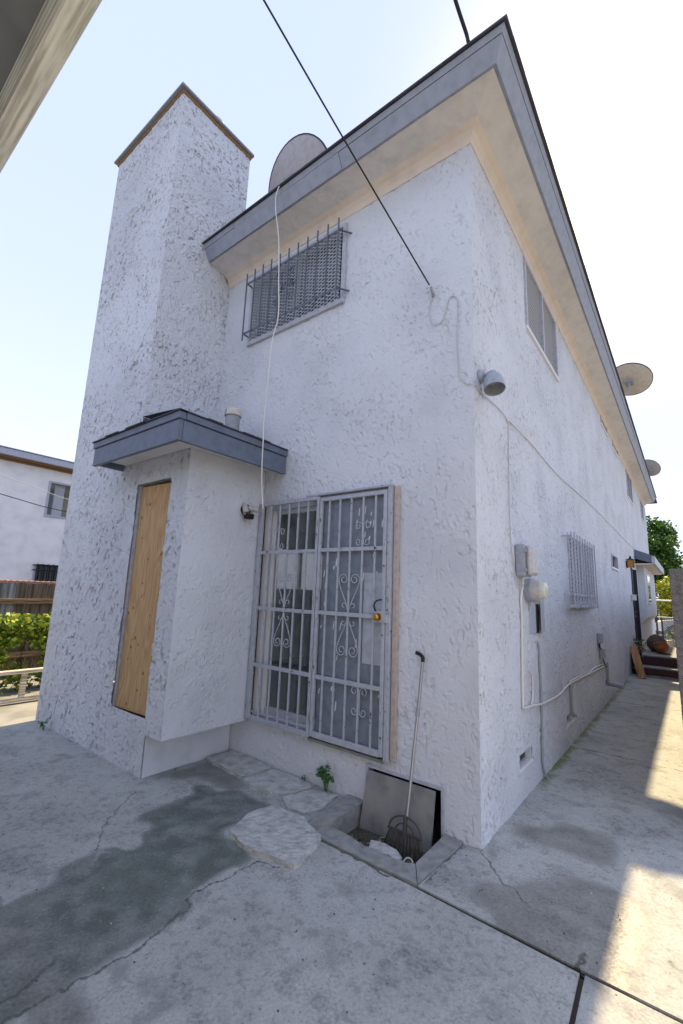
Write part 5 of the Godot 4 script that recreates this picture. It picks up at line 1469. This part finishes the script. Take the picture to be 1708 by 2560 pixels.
func right_far() -> void:
	# block wall along the right of the walk
	var w := thing("block_wall", "grey concrete block wall ending beside the sunlit walk", "wall", Vector3(1.035, 0, -1.3))
	bb("core", Vector3(0.02, -0.1, -16.0), Vector3(0.19, 1.815, -1.62), M.block, w)
	for c in 9:
		var y := 0.203 * c
		for k in 4:
			var z := -0.406 * k - (0.203 if c % 2 == 1 else 0.0)
			var ln := 0.398
			if c % 2 == 1 and k == 0: bb("block", Vector3(0.0, y, -0.195), Vector3(0.20, y + 0.196, 0.0), M.block, w, 0.006)
			bb("block", Vector3(0.0, y, z - ln), Vector3(0.20, y + 0.196, z), M.block, w, 0.006)
	bb("mortar", Vector3(0.008, -0.05, -1.8), Vector3(0.192, 1.82, -0.012), M.concrete, w)
	# side steps
	var s := thing("entry_steps", "grey concrete steps with maroon painted risers at the side entry", "steps", Vector3(0.22, 0, -8.9))
	bb("step_body", Vector3(0, -0.05, -0.32), Vector3(0.80, 0.185, 0.0), M.concrete, s)
	bb("riser_paint", Vector3(0.0, 0.05, 0.001), Vector3(0.80, 0.183, 0.005), M.maroon, s)
	bb("tread", Vector3(-0.01, 0.187, -0.34), Vector3(0.81, 0.215, 0.015), M.concrete, s, 0.006)
	bb("step_body", Vector3(0, -0.05, -3.2), Vector3(0.80, 0.395, -0.345), M.concrete, s)
	bb("riser_paint", Vector3(0.0, 0.217, -0.344), Vector3(0.80, 0.393, -0.339), M.maroon, s)
	bb("tread", Vector3(-0.01, 0.397, -3.2), Vector3(0.81, 0.43, -0.33), M.concrete, s, 0.006)
	bb("step_side", Vector3(-0.19, -0.05, -3.2), Vector3(-0.002, 0.32, -0.9), M.concrete, s)
	var bdr := thing("lumber_board", "light raw wood board leaning on the wall beside the steps", "board", Vector3(0.24, 0, -8.55))
	var d := Vector3(-0.17, 0.60, -0.50)
	bx("plank", d * 0.5, Vector3(0.145, d.length(), 0.036), M.lumber, bdr, 0.003, Basis(Quaternion(Vector3.UP, d.normalized())))
	var cr := thing("black_crate", "black plastic crate tucked between wall and steps", "crate", Vector3(0.11, 0, -9.3))
	for k in 4: bb("slat", Vector3(-0.09, 0.01 + 0.13 * k, -0.15), Vector3(0.09, 0.10 + 0.13 * k, 0.15), M.black, cr, 0.006)
	for sx in [-1, 1]: bx("corner", Vector3(sx * 0.085, 0.27, 0.15), Vector3(0.02, 0.54, 0.02), M.black, cr, 0.003)
	# pots on the landing
	var j := thing("brown_urn", "round brown clay urn on the step landing", "urn", Vector3(0.44, 0.43, -10.3))
	lathe("body", [Vector2(0.0, 0.0), Vector2(0.11, 0.0), Vector2(0.20, 0.12), Vector2(0.20, 0.24), Vector2(0.12, 0.36), Vector2(0.08, 0.37), Vector2(0.0, 0.36)], Transform3D(), M.brown, j)
	lathe("lid", [Vector2(0.09, 0.37), Vector2(0.05, 0.40), Vector2(0.0, 0.41)], Transform3D(), M.brown, j)
	var o := thing("orange_pot", "orange glazed pot lying beside the brown urn", "pot", Vector3(0.58, 0.43, -9.85))
	lathe("body", [Vector2(0.0, 0.0), Vector2(0.10, 0.01), Vector2(0.15, 0.10), Vector2(0.13, 0.20), Vector2(0.15, 0.22), Vector2(0.13, 0.225), Vector2(0.11, 0.19), Vector2(0.0, 0.17)], Transform3D(Basis(Vector3.BACK, 0.25), Vector3(0, 0.04, 0)), M.ochre, o)
	lathe("saucer", [Vector2(0.0, 0.0), Vector2(0.12, 0.0), Vector2(0.15, 0.03), Vector2(0.13, 0.03), Vector2(0.0, 0.012)], Transform3D(), M.ochre, o)
	for k in 2:
		var p := thing("flower_pot", ["pale flower pot with white blossom by the metal gate", "small green potted plant on the step landing"][k], "potted plant", [Vector3(0.60, -0.02, -16.6), Vector3(0.12, 0.43, -9.95)][k])
		lathe("pot", [Vector2(0.0, 0.0), Vector2(0.14, 0.0), Vector2(0.19, 0.30), Vector2(0.21, 0.30), Vector2(0.21, 0.34), Vector2(0.17, 0.34), Vector2(0.15, 0.28), Vector2(0.0, 0.28)] if k == 0 else [Vector2(0.0, 0.0), Vector2(0.06, 0.0), Vector2(0.085, 0.12), Vector2(0.07, 0.12), Vector2(0.0, 0.10)], Transform3D(), M.white_plastic if k == 0 else M.terracotta, p)
		var sp := []
		for q in (9 if k == 0 else 4): sp.append(Vector3(rng.randf_range(-0.14, 0.14), (0.5 if k == 0 else 0.2) + rng.randf_range(-0.12, 0.14), rng.randf_range(-0.14, 0.14)) * (1.0 if k == 0 else 0.7))
		leaves("foliage", sp, 24, 0.11, 0.06, [Color(0.06, 0.12, 0.03), Color(0.12, 0.18, 0.04), Color(0.7, 0.68, 0.6)] if k == 0 else [Color(0.08, 0.16, 0.05), Color(0.12, 0.2, 0.07)], p)
	# chain link gate across the walk
	var g := thing("metal_gate", "dark framed chain link gate across the end of the walk", "gate", Vector3(0.02, 0, -19.4))
	tube("post", [Vector3(0.0, -0.05, 0), Vector3(0.0, 1.06, 0)], 0.035, M.black, g, 10)
	tube("post", [Vector3(0.17, -0.05, 0), Vector3(0.17, 1.04, 0)], 0.03, M.black, g, 10)
	tube("post", [Vector3(1.7, -0.05, 0), Vector3(1.7, 1.04, 0)], 0.03, M.black, g, 10)
	tube("top_pipe", [Vector3(0.0, 1.03, 0), Vector3(1.7, 1.03, 0)], 0.025, M.galv, g, 10)
	tube("bottom_pipe", [Vector3(0.17, 0.08, 0), Vector3(1.7, 0.08, 0)], 0.02, M.galv, g, 10)
	var st := nst()
	for k in range(-16, 26):
		var x := 0.065 * k
		for sgn in [0, 1]:
			var a := Vector2(x, 0.08); var b := Vector2(x + 0.95, 1.02)
			if sgn == 1: a = Vector2(x, 1.02); b = Vector2(x + 0.95, 0.08)
			var t0 := clampf((0.17 - a.x) / (b.x - a.x), 0, 1); var t1 := clampf((1.7 - a.x) / (b.x - a.x), 0, 1)
			if t1 - t0 < 0.02: continue
			var p := a.lerp(b, t0); var q := a.lerp(b, t1)
			add_tube(st, [Vector3(p.x, p.y, 0.0), Vector3(q.x, q.y, 0.0)], 0.011, 4)
	var lk := part("chain_link", st, M.iron, g)
	lk.set_meta("kind", "stuff")
	var rl := thing("pipe_rail", "white pipe rail in front of the yellow bush", "railing", Vector3(-3, 0, -21.2))
	tube("pipe", [Vector3(0, 1.72, 0), Vector3(7, 1.72, 0)], 0.03, M.white_frame, rl, 10)
	for k in 2: tube("post", [Vector3(0.6 + 5.0 * k, -0.1, 0), Vector3(0.6 + 5.0 * k, 1.72, 0)], 0.03, M.white_frame, rl, 8)
	# parked car
	car(Vector3(1.9, -0.05, -25.5))
	# green picket fence beyond the street
	var pf := thing("picket_fence", "dark green picket fence behind the parked car", "fence", Vector3(-5, -0.05, -33.5))
	var gm := mat(Color(0.12, 0.26, 0.20), 0.7)
	for k in 60: bb("picket", Vector3(0.18 * k, 0.0, -0.015), Vector3(0.18 * k + 0.12, 1.9, 0.015), gm, pf)
	for y in [0.4, 1.6]: bb("rail", Vector3(0, y, 0.016), Vector3(10.8, y + 0.08, 0.05), gm, pf)
	var tl := [Color(0.05, 0.13, 0.02), Color(0.08, 0.19, 0.025), Color(0.03, 0.08, 0.015), Color(0.17, 0.28, 0.04)]
	tree("green_tree", "dense dark green tree beyond the end of the house", "tree", Vector3(-0.9, -0.1, -36), Vector3(1.9, 2.6, 2.2), 2.6, 90, 170, 0.62, 0.22, tl)
	tree("yellow_bush", "bright yellow green bush in front of the dark tree", "bush", Vector3(0.1, -0.1, -30.5), Vector3(1.3, 1.0, 1.0), 1.1, 60, 130, 0.34, 0.15, [Color(0.56, 0.50, 0.04), Color(0.44, 0.45, 0.04), Color(0.62, 0.55, 0.07), Color(0.22, 0.30, 0.04)])
	tree("green_bush", "mid green bush behind the block wall beside the yellow bush", "bush", Vector3(2.4, -0.1, -33), Vector3(1.6, 1.2, 1.2), 0.9, 50, 130, 0.4, 0.16, [Color(0.10, 0.18, 0.03), Color(0.2, 0.24, 0.04), Color(0.06, 0.12, 0.02)])

func car(at: Vector3) -> void:
	var c := thing("parked_car", "white sedan parked on the street past the gate", "car", at)
	var body := pv([-2.25, 0.30, -2.28, 0.55, -2.15, 0.74, -1.2, 0.90, -0.55, 1.36, 0.55, 1.42, 1.35, 1.02, 2.1, 0.96, 2.25, 0.62, 2.2, 0.30, 1.75, 0.28, 1.62, 0.52, 1.3, 0.62, 0.98, 0.52, 0.85, 0.26, -0.95, 0.26, -1.08, 0.52, -1.4, 0.62, -1.72, 0.52, -1.85, 0.28])
	var st := nst()
	add_prism(st, body, Vector3(0, 0, -0.82), Vector3.RIGHT, Vector3.UP, 1.64)
	part("body", st, M.car_paint, c)
	for z in [-0.825, 0.822]:
		prism("side_window", pv([-0.95, 0.94, -0.50, 1.29, 0.0, 1.33, 0.0, 0.97]), Vector3(0, 0, z), Vector3.RIGHT, Vector3.UP, 0.006, M.dim_interior_glass, c)
		prism("side_window", pv([0.06, 0.97, 0.06, 1.33, 0.5, 1.34, 1.05, 1.04]), Vector3(0, 0, z), Vector3.RIGHT, Vector3.UP, 0.006, M.dim_interior_glass, c)
	var ws := nst()
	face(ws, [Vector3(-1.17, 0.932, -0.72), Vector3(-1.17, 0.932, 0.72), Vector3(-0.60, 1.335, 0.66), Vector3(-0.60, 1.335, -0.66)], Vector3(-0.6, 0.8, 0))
	part("windscreen", ws, M.dim_interior_glass, c)
	for x in [-1.40, 1.30]:
		for z in [-0.74, 0.74]:
			var wh := sub("wheel", c)
			lathe("tyre", [Vector2(0.20, -0.10), Vector2(0.30, -0.10), Vector2(0.325, -0.07), Vector2(0.325, 0.07), Vector2(0.30, 0.10), Vector2(0.20, 0.10)], Transform3D(Basis(Vector3.RIGHT, PI / 2), Vector3(x, 0.325, z)), M.dark_rubber, wh)
			lathe("rim", [Vector2(0.0, 0.09), Vector2(0.10, 0.085), Vector2(0.20, 0.095)], Transform3D(Basis(Vector3.RIGHT, PI / 2 if z > 0 else -PI / 2), Vector3(x, 0.325, z)), M.steel, wh)
	for z in [-0.6, 0.6]: bx("headlight", Vector3(-2.24, 0.66, z), Vector3(0.08, 0.12, 0.30), M.glass, c, 0.02)

func garage() -> void:
	# the outbuilding under whose eave one stands
	var g := thing("garage", "weathered outbuilding eave with white edge board overhead", "outbuilding", Vector3(0, 0, 0))
	bb("wall", Vector3(-4.6, -0.05, 3.95), Vector3(2.9, 3.15, 4.10), M.nb_wall, g)
	bb("edge_board", Vector3(-5.0, 2.60, 2.80), Vector3(3.28, 2.745, 2.845), M.beam_white, g, 0.004)
	var st := nst()
	var A := Vector3(-5.0, 2.747, 2.79); var B := Vector3(3.3, 2.747, 2.79); var C := Vector3(3.3, 4.55, 7.4); var D := Vector3(-5.0, 4.55, 7.4)  # ridge raised and roof widened out of view to darken the yard
	var E := Vector3(3.3, 2.75, 12.0); var F := Vector3(-5.0, 2.75, 12.0)
	var up := Vector3(0, 0.03, 0)
	face(st, [A, B, C, D], Vector3.DOWN); face(st, [A + up, B + up, C + up, D + up], Vector3.UP); face(st, [A, B, B + up, A + up], Vector3.FORWARD)
	face(st, [D, C, E, F], Vector3.DOWN); face(st, [D + up, C + up, E + up, F + up], Vector3.UP)
	face(st, [B, C, E], Vector3.RIGHT); face(st, [A, D, F], Vector3.LEFT)
	part("enlarged_roof_deck", st, M.deck_grey, g)

func weed(label: String, at: Vector3, h: float, n: int) -> void:
	var w := thing("weed", label, "weed", at, "weeds in the concrete cracks")
	var sp := []
	for i in n:
		var e := Vector3(rng.randf_range(-0.5, 0.5) * h, h * rng.randf_range(0.35, 1.0), rng.randf_range(0.0, 0.4) * h)
		tube("stem", smooth_pts([Vector3(e.x * 0.1, -0.01, 0.005), Vector3(e.x * 0.5, e.y * 0.6, e.z * 0.4), e], 3), 0.0022, M.leaf_stem, w, 5)
		sp.append(e)
	leaves("foliage", sp, 9, h * 0.16, h * 0.22, [Color(0.05, 0.15, 0.04), Color(0.08, 0.20, 0.05), Color(0.04, 0.11, 0.03)], w)

func small_things() -> void:
	M.leaf_stem = mat(Color(0.24, 0.36, 0.16), 0.8)
	weed("green weed growing at the wall beside the crawl space pit", Vector3(-1.235, 0.0, 0.03), 0.17, 9)
	weed("tiny sprout at the wall base under the glass door", Vector3(-1.47, 0.0, 0.025), 0.06, 4)
	weed("small green weed at the chimney's outer foot", Vector3(-4.33, 0.0, 0.95), 0.10, 6)
	weed("sprig of weed in the pit corner", Vector3(-0.80, -0.13, 0.34), 0.07, 4)
	weed("sprig of weed below the rake", Vector3(-0.31, -0.13, 0.36), 0.08, 4)
	# puddle at the low spot
	var pd := PackedVector2Array()
	for i in 26:
		var a := TAU * i / 26.0
		pd.append(Vector2(-1.66 + cos(a) * 0.17 * rng.randf_range(0.85, 1.12), 2.13 + sin(a) * 0.09 * rng.randf_range(0.85, 1.1)))
	var p := sheet("puddle", pd, 0.004, 0.0, Rect2(-2, 1, 2, 2), M.water, self)
	tag(p, "shallow puddle on the stained concrete", "puddle")
	# grit, chips and leaf bits on the concrete
	var st := nst()
	for i in 230:
		var x := rng.randf_range(-3.2, 0.95); var z := rng.randf_range(-0.0, 2.4)
		if z < 0.62 and x > -1.05 and x < -0.1: continue
		if z < 0.9 and x < -2.2: continue
		if z < 1.0 and x < -0.7 and x > -2.4: continue
		var s := rng.randf_range(0.0015, 0.0045)
		var c: Color = [Color(0.03, 0.028, 0.025), Color(0.05, 0.045, 0.04), Color(0.5, 0.5, 0.48), Color(0.12, 0.09, 0.06)][rng.randi() % 4]
		for t in 4:
			var a := TAU * t / 4.0 + i; var b := TAU * (t + 1) / 4.0 + i
			var tri := [Vector3(x, 0.004 + s * 0.8, z), Vector3(x + cos(a) * s * 1.4, 0.002, z + sin(a) * s), Vector3(x + cos(b) * s * 1.4, 0.002, z + sin(b) * s)]
			for q in tri:
				st.set_normal(Vector3.UP); st.set_color(c); st.add_vertex(q)
	for i in 90:
		var x := rng.randf_range(0.02, 0.95); var z := rng.randf_range(-7.0, 0.55)
		var s := rng.randf_range(0.002, 0.006)
		var c: Color = [Color(0.03, 0.028, 0.025), Color(0.09, 0.07, 0.05), Color(0.5, 0.5, 0.48)][rng.randi() % 3]
		for t in 4:
			var a := TAU * t / 4.0 + i; var b := TAU * (t + 1) / 4.0 + i
			for q in [Vector3(x, 0.004 + s * 0.6, z), Vector3(x + cos(a) * s, 0.002, z + sin(a) * s * 1.5), Vector3(x + cos(b) * s, 0.002, z + sin(b) * s * 1.5)]:
				st.set_normal(Vector3.UP); st.set_color(c); st.add_vertex(q)
	var gm := mat(Color(1, 1, 1), 0.9)
	gm.vertex_color_use_as_albedo = true
	var gr := part("grit", st, gm, self)
	tag(gr, "scattered grit and leaf crumbs on the concrete", "grit", "", "stuff")
